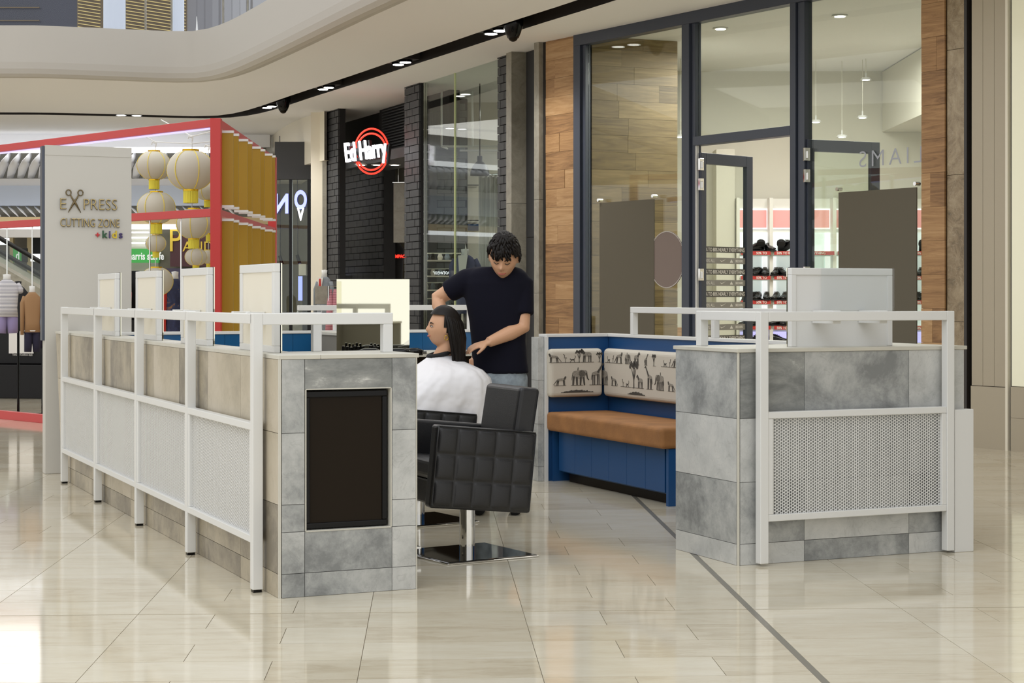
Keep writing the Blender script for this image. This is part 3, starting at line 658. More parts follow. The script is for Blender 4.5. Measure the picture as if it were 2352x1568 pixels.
# ------------------------------------------------------------------ salon chairs (local x = forward)
def make_chair():
    t = empty('salon_chair')
    th = math.radians(-5.6); R = Matrix.Rotation(th, 4, 'Y'); pv = Vector((0, 0, .44))
    def T(mb): mb.v = [tuple(pv + (R @ (Vector(p) - pv))) for p in mb.v]; return mb
    X0, X1, Z0, Z1 = -.225, .295, .245, .635
    for s in (1, -1):
        a = obj('armrest', T(box(X0, X1, min(s * .225, s * .30), max(s * .225, s * .30), Z0, Z1)), M['leather'], t, bev=.014, seg=3)
        # quilted outer face
        nx, nz = 60, 42; mb = MB(); vs = []; fs = []
        for i in range(nx + 1):
            for k in range(nz + 1):
                fx, fz = i / nx, k / nz; x = X0 + .012 + (X1 - X0 - .024) * fx; z = Z0 + .012 + (Z1 - Z0 - .024) * fz
                hx = abs(math.sin(math.pi * 5 * fx)); hz = abs(math.sin(math.pi * 3 * fz)); h = .013 * (hx * hz) ** .28
                vs.append((x, s * (.299 + h), z))
        for i in range(nx):
            for k in range(nz): q = i * (nz + 1) + k; fs.append((q, q + 1, q + nz + 2, q + nz + 1) if s > 0 else (q, q + nz + 1, q + nz + 2, q + 1))
        mb.add(vs, fs); obj('quilted_panel', T(mb), M['leather'], a, smooth=True)
        obj('piping', T(MB().tube([(X0 + .01, s * .3, Z1 - .004), (X1 - .01, s * .3, Z1 - .004), (X1 - .004, s * .3, Z0 + .01)], .004, 6)), M['leather'], a, smooth=True)
    obj('seat', T(box(-.2, .27, -.222, .222, .37, .47)), M['leather'], t, bev=.03, seg=4)
    obj('seat_box', T(box(-.2, .245, -.222, .222, .25, .368)), M['leather'], t, bev=.01)
    bk = box(-.235, -.125, -.215, .215, .40, .845); bk.v = [(x - .06 * (z - .4), y, z) for x, y, z in bk.v]
    obj('backrest', T(bk), M['leather'], t, bev=.022, seg=4)
    obj('pole', MB().lathe([(.038, .012), (.038, .26)], n=28), M['chrome'], t, smooth=False)
    obj('pole_sleeve', MB().lathe([(.027, .2), (.027, .3)], n=20), M['black'], t)
    b = obj('base_plate', box(-.25, .25, -.25, .25, 0, .012), M['chrome_dark'], t, rot=(0, 0, math.radians(8)), bev=.01, seg=3)
    obj('plate_edge', MB().box(-.255, .255, -.255, .255, .0, .007), M['chrome'], b, bev=.003)
    obj('hydraulic_foot', MB().box(.26, .31, -.05, .05, .05, .06), M['chrome'], t)
    return t
FA = TH + math.pi
ch1 = make_chair(); ch1.location = (-.22, 8.64, 0); ch1.rotation_euler = (0, 0, FA)
tag(ch1, 'empty black quilted leather salon chair in front of the seated customer', 'chair', 'black salon chairs')
ch2 = copy_tree(ch1); ch2.location = (-.53, 9.93, 0)
tag(ch2, 'black leather salon chair under the customer with the white cape', 'chair', 'black salon chairs')

# ------------------------------------------------------------------ people
def head_mesh(mb, Mx, sc_=1.0, female=False):
    """head looking along +x, centred between the ears, placed by matrix Mx"""
    n, m = 40, 34; vs = []; fs = []
    def g(d, w): return math.exp(-d * d / (2 * w * w))
    for i in range(m + 1):
        a = -math.pi / 2 + math.pi * i / m
        for j in range(n):
            b = 2 * math.pi * j / n
            x, y, z = math.cos(a) * math.cos(b), math.cos(a) * math.sin(b), math.sin(a)
            fx = max(0, x)
            jaw = max(0, -z)
            X = x * (.088 if x > 0 else .102); Y = y * .074 * (1 - .32 * jaw ** 1.4 * (1 if x > -.2 else .6)); Z = z * .118
            if x < 0 and z < 0: X *= 1 - .45 * jaw
            X += .012 * jaw * fx                                            # chin forward
            X += .021 * g(y, .12) * g(z + .16, .085) * fx + .014 * g(y, .075) * g(z + .02, .13) * fx      # nose tip and bridge
            X += .007 * g(y, .25) * g(z + .45, .06) * fx + .006 * g(y, .2) * g(z + .56, .05) * fx    # lips
            X += .008 * g(y, .2) * g(z + .80, .12) * fx                     # chin
            X -= .008 * (g(y - .38, .14) + g(y + .38, .14)) * g(z - .06, .09) * fx        # eye sockets
            X += .004 * g(z - .22, .07) * fx * g(y, .5)                     # brow
            Y += (1 if y > 0 else -1) * .004 * g(abs(y) - .7, .2) * g(z + .15, .15) * fx
            vs.append(Mx @ (Vector((X, Y, Z)) * sc_))
    for i in range(m):
        for j in range(n): fs.append((i * n + j, i * n + (j + 1) % n, (i + 1) * n + (j + 1) % n, (i + 1) * n + j))
    mb.add(vs, fs)
    for s in (1, -1):                                                       # ears
        mb.ell(Mx @ (Vector((-.008, s * .076, -.008)) * sc_), .017 * sc_, .007 * sc_, .031 * sc_, 12, 8, mat=Mx.to_3x3())
def face_parts(par, Mx, sc_, smile=True, closed=False):
    R3 = Mx.to_3x3()
    for s in (1, -1):
        c = Mx @ (Vector((.0765, s * .030, .006)) * sc_)
        if not closed:
            obj('eye', MB().ell(c, .009 * sc_, .0115 * sc_, .004 * sc_, 12, 8, R3), M['eye_white'], par, smooth=True)
            obj('iris', MB().ell(Mx @ (Vector((.0815, s * .030, .006)) * sc_), .005 * sc_, .0052 * sc_, .0048 * sc_, 10, 8, R3), M['eye_dark'], par, smooth=True)
        obj('eyelid', MB().tube([Mx @ (Vector(q) * sc_) for q in ((.0835, s * .017, .006), (.086, s * .029, .0115 if not closed else .002), (.076, s * .043, .007))], .0022 * sc_, 6), M['eye_dark'], par, smooth=True)
        obj('eyebrow', MB().tube([Mx @ (Vector(q) * sc_) for q in ((.0865, s * .015, .022), (.086, s * .028, .029), (.073, s * .046, .024))], [.002 * sc_, .0032 * sc_, .0012 * sc_], 6), M['hair'], par, smooth=True)
    pts = [(.080, -.022, -.0515), (.0885, -.011, -.0545), (.091, 0, -.0555), (.0885, .011, -.0545), (.080, .022, -.0515)]
    obj('mouth', MB().tube([Mx @ (Vector(q) * sc_) for q in pts], [.0015 * sc_, .004 * sc_, .0048 * sc_, .004 * sc_, .0015 * sc_], 8), M['lips'], par, smooth=True)
def hand(mb, wrist, d, nrm, size=1.0, curl=.5, side=1):
    """palm plus five bent fingers; d = pointing direction, nrm = back of the hand"""
    d = d.normalized(); nrm = (nrm - d * nrm.dot(d)).normalized(); w_ = d.cross(nrm) * side
    k = size
    mb.tube([wrist - d * .01 * k, wrist + d * .02 * k, wrist + d * .055 * k, wrist + d * .085 * k], [(.016 * k, .026 * k), (.015 * k, .033 * k), (.014 * k, .040 * k), (.011 * k, .038 * k)], 12, up=nrm)
    for f, (off, ln, r) in enumerate(((-.028, .062, .0078), (-.009, .074, .0084), (.010, .070, .0082), (.029, .056, .0072))):
        p = wrist + d * .078 * k + w_ * off * k; pts = [p]; dd = d.copy()
        for q in range(3):
            dd = (dd - nrm * curl * (.5 + .25 * q)).normalized(); p = p + dd * ln * k * (.45, .32, .23)[q]; pts.append(p)
        mb.tube(pts, [r * k, r * k, r * .9 * k, r * .72 * k], 8)
    p = wrist + d * .025 * k - w_ * .026 * k; d2 = (d * .7 - w_ * .75 - nrm * .25).normalized(); d3 = (d * .95 - w_ * .2 - nrm * .4).normalized()
    mb.tube([p, p + d2 * .032 * k, p + d2 * .032 * k + d3 * .028 * k, p + d2 * .032 * k + d3 * .05 * k], [.0125 * k, .0105 * k, .0095 * k, .007 * k], 8)
def remesh(o, vox=.006, sm=4):
    r = o.modifiers.new('r', 'REMESH'); r.mode = 'VOXEL'; r.voxel_size = vox; r.use_smooth_shade = True
    s = o.modifiers.new('s', 'SMOOTH'); s.iterations = sm; s.factor = .5
def head_matrix(pos, yaw, pitch, roll=0):
    """yaw: direction looked at in plan; pitch > 0 looks down; roll > 0 leans to the head's own right"""
    return Matrix.Translation(pos) @ Matrix.Rotation(yaw, 4, 'Z') @ Matrix.Rotation(pitch, 4, 'Y') @ Matrix.Rotation(roll, 4, 'X')

# --- hairdresser, standing behind the customer
YM = 10.2
mbase = Vector((Xat(1142, YM), YM, 0))
man = empty('person', mbase, label='standing hairdresser in a navy T-shirt bending his head over the customer', cat='person')
def q(px, py, Y=YM): return P(px, py, Y) - mbase
bd = MB()
Hm = head_matrix(q(1157, 590, YM - .10), math.radians(262), math.radians(30), math.radians(-4))
head_mesh(bd, Hm, 1.08)
bd.tube([q(1150, 660, YM + .02), q(1153, 636, YM + .01), q(1157, 606, YM - .04)], [.066, .057, .056], 16)
# torso under the shirt, legs, shoes line
bd.tube([Vector((0, 0, .86)), Vector((0, .01, 1.0)), Vector((.0, .01, 1.2)), Vector((0, 0, 1.34)), Vector((0, 0, 1.43))], [(.11, .155), (.10, .14), (.11, .16), (.105, .165), (.06, .07)], 20, up=(0, 1, 0))
# arms: viewer's left arm raised, forearm going down behind the customer's head
shL, elL, wrL = q(1072, 645, YM), q(1004, 686, YM + .06), q(1016, 728, YM - .02)
bd.tube([shL, shL.lerp(elL, .5), elL, elL.lerp(wrL, .35), wrL], [.054, .049, .043, .042, .029], 14)
shR, elR, wrR = q(1200, 650, YM), q(1200, 752, YM - .06), q(1122, 786, YM - .18)
bd.tube([shR, shR.lerp(elR, .5), elR, elR.lerp(wrR, .35), wrR], [.054, .050, .044, .044, .030], 14)
hand(bd, wrR, (q(1084, 797, YM - .2) - wrR), Vector((0, -.3, 1)), 1.0, .45, 1)
hand(bd, wrL, (q(1024, 762, YM) - wrL), Vector((-1, 0, .2)), 1.0, .5, 1)
for s in (-1, 1):
    bd.tube([Vector((s * .085, .01, .9)), Vector((s * .095, 0, .5)), Vector((s * .1, .13, .1)), Vector((s * .1, .13, .05))], [.08, .055, .04, .04], 14)
o = obj('body', bd, M['skin'], man, smooth=True); remesh(o, .006, 3)
face_parts(man, Hm, 1.08, closed=True)
sh = MB()
def ring(c, rx, ry, n=28, p=2.4, yaw=0):
    out = []
    for k in range(n):
        a = 2 * math.pi * k / n; x = math.copysign(abs(math.cos(a)) ** (2 / p), math.cos(a)) * rx; y = math.copysign(abs(math.sin(a)) ** (2 / p), math.sin(a)) * ry
        out.append(Vector(c) + Vector((x * math.cos(yaw) - y * math.sin(yaw), x * math.sin(yaw) + y * math.cos(yaw), 0)))
    return out
hz = Zat(857, YM)
sh.loft([ring((.02, .0, hz), .165, .12), ring((.015, .0, hz + .06), .160, .12), ring((.008, 0, 1.0), .158, .118), ring((.004, 0, 1.12), .166, .12), ring((0, 0, 1.24), .184, .124), ring((-.005, 0, 1.34), .195, .12), ring((-.004, 0, 1.395), .18, .105), ring((-.0, 0, 1.425), .14, .09), ring((.005, -.005, 1.435), .10, .078)])
cuL = shL.lerp(elL, .62); cuR = shR.lerp(elR, .72)
sh.tube([q(1108, 638), shL, cuL], [.07, .073, .066], 16); sh.tube([q(1178, 640), shR + Vector((-.008, 0, 0)), cuR], [.07, .073, .067], 16)
o = obj('tshirt', sh, M['tshirt'], man, smooth=True); remesh(o, .009, 6)
jn = MB(); jn.loft([ring((.0, 0, .70), .16, .11), ring((.01, 0, .80), .158, .112), ring((.015, 0, .9), .148, .11)])
for s in (-1, 1): jn.tube([Vector((s * .08, 0, .8)), Vector((s * .095, .03, .5)), Vector((s * .1, .13, .09))], [.098, .076, .062], 16)
o = obj('jeans', jn, M['denim'], man, smooth=True); remesh(o, .010, 4)
for s in (-1, 1): obj('shoe', MB().tube([Vector((s * .1, .20, .045)), Vector((s * .1, .12, .05)), Vector((s * .105, -.03, .035))], [.042, .045, .035], 14), M['black_cloth'], man, smooth=True)
hr = MB()
def hair_cap(mb, Mx, sc_, shell=1.10, front=.35, low=-.35, n=36, m=26):
    vs = []; fs = []; keep = []
    for i in range(m + 1):
        a = -math.pi / 2 + math.pi * i / m
        for j in range(n):
            b = 2 * math.pi * j / n; x, y, z = math.cos(a) * math.cos(b), math.cos(a) * math.sin(b), math.sin(a)
            vs.append(Mx @ (Vector((x * (.097 if x > 0 else .112), y * .084, z * .128 + .004)) * sc_)); keep.append((x, y, z))
    ok = lambda t: t[2] > (front + .05 * abs(t[1]) if t[0] > .25 else (low + (t[0] + .4) * (front - low) if t[0] > -.4 else low))
    for i in range(m):
        for j in range(n):
            f = (i * n + j, i * n + (j + 1) % n, (i + 1) * n + (j + 1) % n, (i + 1) * n + j)
            if all(ok(keep[k]) for k in f): fs.append(f)
    mb.add(vs, fs)
hair_cap(hr, Hm, 1.09, front=.46, low=-.55)
rt = random.Random(4)
for k in range(260):
    a = rt.uniform(0, 2 * math.pi); e_ = rt.uniform(.25, 1.35); sx_ = 1.10
    def sp_(a, e, f=1.0): return Hm @ (Vector((math.cos(e) * math.cos(a) * (.097 if math.cos(a) > 0 else .112), math.cos(e) * math.sin(a) * .084, math.sin(e) * .128 + .004)) * sx_ * f)
    if math.cos(a) < .2: e_ = rt.uniform(-.15, 1.35)
    da = rt.uniform(-.25, .25); hr.tube([sp_(a, e_ + .25, .985), sp_(a + da * .5, e_ + .08, 1.035), sp_(a + da, e_ - .10, 1.0)], [.005, .0055, .001], 5)
o = obj('hair', hr, M['hair'], man, smooth=True); sd_ = o.modifiers.new('s', 'SOLIDIFY'); sd_.thickness = .014; sd_.offset = -.6

# --- seated customer
YW = 9.95
wbase = Vector((-.44, YW, 0)); FAW = FA
wo = empty('person', wbase, 0, label='seated woman with long dark hair under a white hairdressing cape', cat='person')
RW = Matrix.Rotation(FAW, 4, 'Z')
def W(x, y, z): return RW @ Vector((x, y, z))
hc = P(1018, 752, YW) - wbase
Hw = head_matrix(hc, math.radians(196), math.radians(-3), math.radians(-3))
bd = MB(); head_mesh(bd, Hw, .93)
bd.tube([W(-.03, 0, .84), W(-.03, 0, .90), hc + RW @ Vector((-.03, 0, -.09)), hc + RW @ Vector((-.02, 0, -.04))], [.07, .05, .045, .047], 16)
bd.tube([W(-.06, 0, .50), W(-.07, 0, .6), W(-.06, 0, .74), W(-.045, 0, .84), W(-.04, 0, .88)], [(.12, .16), (.10, .13), (.105, .15), (.09, .16), (.05, .07)], 20, up=W(1, 0, 0))
for s in (-1, 1):
    bd.tube([W(-.04, s * .09, .53), W(.2, s * .10, .54), W(.42, s * .1, .53), W(.45, s * .1, .3), W(.44, s * .1, .1), W(.50, s * .1, .06)], [.085, .075, .058, .05, .038, .03], 14)
    bd.tube([W(-.05, s * .165, .82), W(.0, s * .2, .66), W(.05, s * .2, .58), W(.22, s * .14, .6)], [.045, .038, .034, .024], 12)
    hand(bd, W(.22, s * .14, .6), W(1, -s * .3, -.2), Vector((0, 0, 1)), .88, .3, s)
o = obj('body', bd, M['skin'], wo, smooth=True); remesh(o, .006, 3)
face_parts(wo, Hw, .93)
for s in (1,): obj('earring', MB().tube([Hw @ Vector((-.004 + .011 * math.cos(a), s * .074, -.052 + .013 * math.sin(a))) for a in [2 * math.pi * k / 12 for k in range(13)]], .0016, 6), M['gold_metal'], wo, smooth=True)
hr = MB(); hair_cap(hr, Hw, .97, front=.52, low=-.9)
# long strands fall from the crown past the ears onto the shoulders
rr = random.Random(11)
for k in range(260):
    a = math.radians(rr.uniform(88, 272)); s = math.sin(a); c = math.cos(a)
    lay = rr.uniform(.96, 1.06)
    top = hc + RW @ Vector((c * .06 + .01, s * .05, .095))
    p1 = hc + RW @ Vector((c * .102 * lay + .002, s * .082 * lay, .03)); p2 = hc + RW @ Vector((c * .108 * lay - .012, s * .086 * lay, -.06))
    ln = rr.uniform(.20, .31) if c < -.2 else rr.uniform(.12, .22); sw_ = rr.uniform(0, .06) if c < -.4 else 0
    p3 = hc + RW @ Vector((c * .085 * lay - .03, s * .078 * lay, -.06 - ln * .5)); p4 = hc + RW @ Vector((c * .075 - .045 - sw_ + rr.uniform(-.014, .014), s * .07 + rr.uniform(-.01, .01), -.06 - ln))
    hr.tube([top, p1, p2, p3, p4], [.005, .009, .010, .008, .0015], 6)
o = obj('hair', hr, M['hair'], wo, smooth=True)
# cape: wrinkled cloth from the collar over arms, lap and chair back
def cring(z, xb, xf, yh, n=96, amp=0.0, ph=0):
    out = []
    for k in range(n):
        a = 2 * math.pi * k / n; cx = (xb + xf) / 2; rx = (xf - xb) / 2
        f = 1 + amp * (.6 * math.sin(7 * a + ph) + .4 * math.sin(13 * a + 2 * ph + 1) + .25 * math.sin(23 * a + .7))
        pe_ = .9 if z > .9 else max(.66, .9 - (.9 - z) * 4); x = cx + rx * f * math.copysign(abs(math.cos(a)) ** pe_, math.cos(a)); y = yh * f * math.copysign(abs(math.sin(a)) ** pe_, math.sin(a))
        out.append(W(x, y, z + amp * .15 * math.sin(5 * a + ph)))
    return out
cp = MB()
cr_ = [(.932, -.085, .022, .055, .0), (.912, -.125, .04, .075, .015), (.895, -.16, .06, .12, .015), (.87, -.21, .09, .175, .018), (.845, -.255, .12, .215, .02), (.80, -.295, .18, .25, .022), (.72, -.312, .31, .262, .03), (.65, -.316, .40, .264, .036), (.60, -.318, .47, .266, .04), (.55, -.32, .50, .268, .045), (.50, -.322, .52, .272, .05)]
cp.loft([cring(z, a, b, c, amp=d, ph=z * 9) for z, a, b, c, d in cr_], cap=False)
o = obj('cape', cp, M['cape'], wo, smooth=True); o.modifiers.new('s', 'SOLIDIFY').thickness = .003
obj('collar', MB().tube([W(-.030 + .060 * math.cos(a), .060 * math.sin(a), .938 - .014 * math.cos(a)) for a in [2 * math.pi * k / 24 for k in range(25)]], .013, 8), M['black_cloth'], wo, smooth=True)
# ------------------------------------------------------------------ shop fronts on the right: plane S (shoe shop) and plane T (menswear)
S0 = Vector((3.81, 14.8, 0)); Sd = Vector((-.5635, .8261, 0)); Sn = Vector((.8261, .5635, 0))     # Sn points into the shop
T0 = Vector((.39, 19.87, 0)); Td = Vector((-.398, .9174, 0)).normalized(); Tn = Vector((Td.y, -Td.x, 0))
def on(px, O, d):
    r = (px - CX) / F; return (O.x - r * O.y) / (r * d.y - d.x)
def tS(px): return on(px, S0, Sd)
def tT(px): return on(px, T0, Td)
# local frame: x runs along the front to the right (-d), y goes into the shop
def frameS(px, **k):
    p = S0 + Sd * tS(px); return p
ANS = math.atan2(-Sd.y, -Sd.x); ANT = math.atan2(-Td.y, -Td.x)
def E_(name, px, pl='S', z=0, dep=0, **k):
    O, d, n, a = (S0, Sd, Sn, ANS) if pl == 'S' else (T0, Td, Tn, ANT)
    O = O + n * dep; p = O + d * on(px, O, d); return empty(name, (p.x, p.y, z), a, **k)
def wid(p0, p1, pl='S'): return (tS(p0) - tS(p1)) if pl == 'S' else (tT(p0) - tT(p1))
ZT4 = ZC
# stone pier and timber at the right end
e = E_('stone_pillar', 2175, kind='structure'); W_ = wid(2175, 2214); zs_ = [0, .62, 1.05, 2.29, 3.35, ZT4]
for a, b_ in zip(zs_[:-1], zs_[1:]): obj('stone_slab', box(.002, W_, -.0, .3, a + .002, b_ - .002), M['marble'], e)
obj('end_reveal', box(W_ + .001, W_ + .03, .0, .3, 0, ZT4), M['slot'], e)
def planks(par, x0, x1, z0, z1, h, mat, y0=-.02, y1=0, lens=None, seed=1, off=0):
    rg = random.Random(seed); z = z0; i = 0
    while z < z1 - .01:
        zz1 = min(z + h, z1); xs = [x0]
        if lens:
            x = x0 + rg.uniform(.2, 1) * lens
            while x < x1 - .12: xs.append(x); x += lens * rg.uniform(.7, 1.2)
        elif rg.random() < .35: xs.append(x0 + (x1 - x0) * rg.uniform(.3, .7))
        xs.append(x1)
        for a, b_ in zip(xs[:-1], xs[1:]):
            o = obj('plank', box(-(b_ - a) / 2 + .0012, (b_ - a) / 2 - .0012, y0 - rg.uniform(0, .004), y1, -(zz1 - z) / 2 + .001, (zz1 - z) / 2 - .001), mat, par, ((a + b_) / 2, 0, (z + zz1) / 2))
        z = zz1; i += 1
e = E_('wall_timber_right', 2120, kind='structure'); obj('backing', box(0, wid(2120, 2174), .0, .2, 0, ZT4), M['slot'], e); planks(e, 0, wid(2120, 2174), 0, ZT4, .29, M['wood'], seed=5)
e = E_('wall_timber_left', 1257, kind='structure'); obj('backing', box(0, wid(1257, 1324), .0, .2, 0, ZT4), M['slot'], e); planks(e, 0, wid(1257, 1324), 0, ZT4, .205, M['wood'], seed=9)
e = E_('trim_1', 1251, kind='structure'); obj('post', box(0, wid(1251, 1257), -.02, .2, 0, ZT4), M['slot'], e)
for nm, p0, p1, pl in (('stone_pillar', 1240, 1251, 'S'), ('stone_pillar', 1177, 1189, 'T')):
    e = E_(nm, p0, pl, kind='structure'); Wd = wid(p0, p1, pl)
    for a, b_ in ((0, 1.3), (1.3, 2.35), (2.35, ZT4)): obj('stone_slab', box(0, Wd, -.08, .2, a + .002, b_ - .002), M['marble_grey'], e)
e = E_('wall_dark_panel', 1189, 'T', kind='structure'); Wd = wid(1189, 1241, 'T')
for a, b_ in ((0, 1.95), (1.95, ZT4)): obj('panel', box(.02, Wd, .10, .3, a + .003, b_ - .003), M['charcoal'], e)
# glazed front of the shoe shop
wd = E_('window_2', 1325, kind='structure'); X = lambda px: wid(1325, px)
def bar(name, x0, x1, z0, z1, y0=-.05, y1=.07): return obj(name, box(x0, x1, y0, y1, z0, z1), M['navy'], wd, bev=.003)
bar('frame_post', X(1325), X(1340), 0, ZT4 - .12); bar('frame_post', X(1341), X(1348), 0, ZT4 - .12, -.02, .05)
bar('mullion', X(1574), X(1591), 0, ZT4 - .12); bar('mullion', X(1592), X(1600), 0, ZT4 - .12, -.02, .06)
bar('mullion', X(1823), X(1836), 0, ZT4 - .12); bar('mullion', X(1838), X(1853), 0, ZT4 - .12, -.03, .07)
bar('head_rail', X(1325), X(2120), ZT4 - .12, ZT4); bar('transom', X(1600), X(1823), 2.77, 2.86)
bar('sill_rail', X(1348), X(1574), 0, .1); bar('sill_rail', X(1853), X(2120), 0, .1)
for a, b_, z0 in ((1348, 1574, .1), (1600, 1823, 2.86), (1853, 2120, .1)): obj('pane', box(X(a), X(b_), .02, .03, z0, ZT4 - .12), M['glass'], wd)
obj('door_track', box(X(1602.5), X(1605), -.03, .0, 0, 2.77), M['white'], wd)
def door(n, px, ang, lb=None):
    p = S0 + Sd * tS(px); d = empty(n, (p.x, p.y, 0), ang, kind='structure'); w_ = .81; h = 2.70 if n == 'door_1' else 2.72
    for x0, x1, z0, z1 in ((0, .075, .02, h), (w_ - .10, w_, .02, h), (.075, w_ - .10, h - .11, h), (.075, w_ - .10, .02, .2)): obj('stile', box(x0, x1, -.025, .025, z0, z1), M['navy'], d, bev=.003)
    obj('pane', box(.075, w_ - .1, -.005, .005, .2, h - .11), M['glass'], d)
    for z in (2.52, 2.32, 1.42): obj('hinge', MB().box(-.05, .01, -.05, -.02, z, z + .12).box(-.03, -.015, -.065, -.03, z + .02, z + .09), M['chrome'], d, bev=.003)
    return d
d1 = door('door_1', 1607, math.atan2(.687, .727)); d2 = door('door_2', 1852, math.atan2(.41, .91))
M['band_dark'] = plain('dark_vinyl_band', (84, 82, 78), .5); M['band_light'] = plain('grey_vinyl_band', (142, 140, 134), .5); M['vinyl'] = plain('white_vinyl', (226, 224, 218), .5)
for k in range(10):
    z = 1.735 - k * .112
    obj('vinyl_band', box(.078, .708, -.008, -.0055, z - .03, z + .03), M['band_dark'] if k % 2 == 0 else M['band_light'], d1)
    if k % 2 == 0: text('vinyl_lettering', '% TO 80% NEARLY EVERYTHING', .052, M['vinyl'], d1, (.082, -.0088, z - .018), ext=.0003, sx=.82, bold=.0006)
    else:
        text('vinyl_lettering', '30% ALL', .046, M['vinyl'], d1, (.082, -.0088, z - .016), ext=.0003, sx=.85)
        sw = MB().prism([(.305, z + .008), (.325, z - .012), (.36, z), (.40, z + .018), (.345, z + .001), (.328, z - .002)], lambda a, b_, c: (a, -.0088 - c, b_), .0004)
        sw.prism([(.46, z - .016), (.485, z + .018), (.51, z - .016)], lambda a, b_, c: (a, -.0088 - c, b_), .0004); obj('vinyl_emblem', sw, M['vinyl'], d1)
        text('vinyl_lettering', 'SKECHERS', .034, M['vinyl'], d1, (.55, -.0088, z - .012), ext=.0003, sx=.75, bold=.001)
# grey boards and the disc hung behind the glass
def board(px0, px1, y0, y1, dep, name, lb, pegs=True):
    O = S0 + Sn * dep; t0_, t1_ = on(px0, O, Sd), on(px1, O, Sd); p = O + Sd * t0_; e = empty(name, (p.x, p.y, 0), ANS, label=lb, cat='sign board')
    wv = t0_ - t1_; za, zb = Zat(y0, p.y), Zat(y1, p.y); obj('panel', box(0, wv, -.006, .006, zb, za), M['poster'], e)
    if pegs:
        for x in (0, wv): obj('standoff', MB().tube([(x, -.03, za + .03), (x, .03, za + .03)], .018, 10), M['chrome'], e)
    return e
board(1378, 1503, 466, 800, -.035, 'hanging_board', 'tall plain grey-brown board behind the left glass bay'); board(1927, 2106, 442, 850, -.035, 'hanging_board', 'wide plain grey-brown board behind the right glass bay')
O = S0 + Sn * -.03; tt = on(1532, O, Sd); p = O + Sd * tt; rx = 41.5 / F * p.y / .826 * .86; rz = 66 / F * p.y; rx = rz * .93
e = empty('round_disc', (p.x, p.y, Zat(596, p.y)), ANS, label='mauve oval disc with a dotted white rim beside the door mullion', cat='sign board')
rxl = (on(1491, O, Sd) - on(1573, O, Sd)) / 2
mbx = MB(); mbx.prism([(rxl * math.cos(a), rz * math.sin(a)) for a in [2 * math.pi * k / 48 for k in range(48)]], lambda a, b_, c: (a, -c, b_), .006); obj('disc', mbx, M['oval'], e)
mbx = MB()
for k in range(110):
    a = 2 * math.pi * k / 110; mbx.box(-.004, .004, -.009, -.007, -.004, .004, Matrix.Translation((rxl * .975 * math.cos(a), 0, rz * .975 * math.sin(a))))
obj('dotted_rim', mbx, M['vinyl'], e)
text('window_lettering', 'LIAMS', .21, plain('faint_grey_letter', (158, 162, 172), .4), wd, (X(2119), .012, Zat(380, 15.6)), ext=.001, sx=-1.1, sp=1.35, bold=-.002)  # pale grey lettering set mirror-reversed on the pane
# inside the shoe shop
si = empty('wall_shoe_shop', kind='structure')
YB = 22.4
obj('back_wall', box(1.6, 7.2, YB, YB + .1, 0, ZC), M['interior'], si)
p0 = S0 + Sd * tS(1346); a_in = math.radians(23.5)
iw = empty('wall_shop_timber', (p0.x + .06, p0.y + .16, 0), a_in, kind='structure'); obj('backing', box(0, 1.07, .0, .1, 0, ZC), M['slot'], iw); planks(iw, 0, 1.07, 0, ZC, .19, M['wood_shaded'], lens=.7, seed=21)
pe = (p0.x + .06 + 1.07 * math.cos(a_in), p0.y + .16 + 1.07 * math.sin(a_in))
mb = MB().add([(pe[0], pe[1], 0), (pe[0] + .25, YB, 0), (pe[0] + .25, YB, ZC), (pe[0], pe[1], ZC)], [(0, 1, 2, 3)]); obj('side_wall', mb, M['interior'], si)
mb = MB().add([(4.35, 14.6, 0), (7.2, YB, 0), (7.2, YB, ZC), (4.35, 14.6, ZC)], [(0, 1, 2, 3)]); obj('side_wall', mb, M['interior'], si)
obj('bulkhead', box(4.7, 7.0, 19.6, YB - .01, 3.35, ZC - .01), M['interior'], si); obj('wall_return', box(2.55, 2.78, YB - .4, YB, 0, 3.1), M['interior'], si)
ix = lambda px: Xat(px, 22.0); iz = lambda py: Zat(py, 22.0)
su = empty('backlit_shelving', (0, 0, 0), label='white backlit shelving wall of black shoes with red sale strips', cat='shelving')
cols = [(1697, 1765), (1773, 1910), (1918, 2055), (2063, 2200)]
obj('carcass', box(ix(1680), ix(2208), 22.12, 22.3, 0, iz(455)), M['shelf_white'], su)
for a, b_ in zip([1690, 1765, 1910, 2055, 2200], [1697, 1773, 1918, 2063, 2208]): obj('upright', box(ix(a), ix(b_), 21.9, 22.12, 0, iz(455)), M['shelf_white'], su)
rows_ = [578, 634, 690, 748]
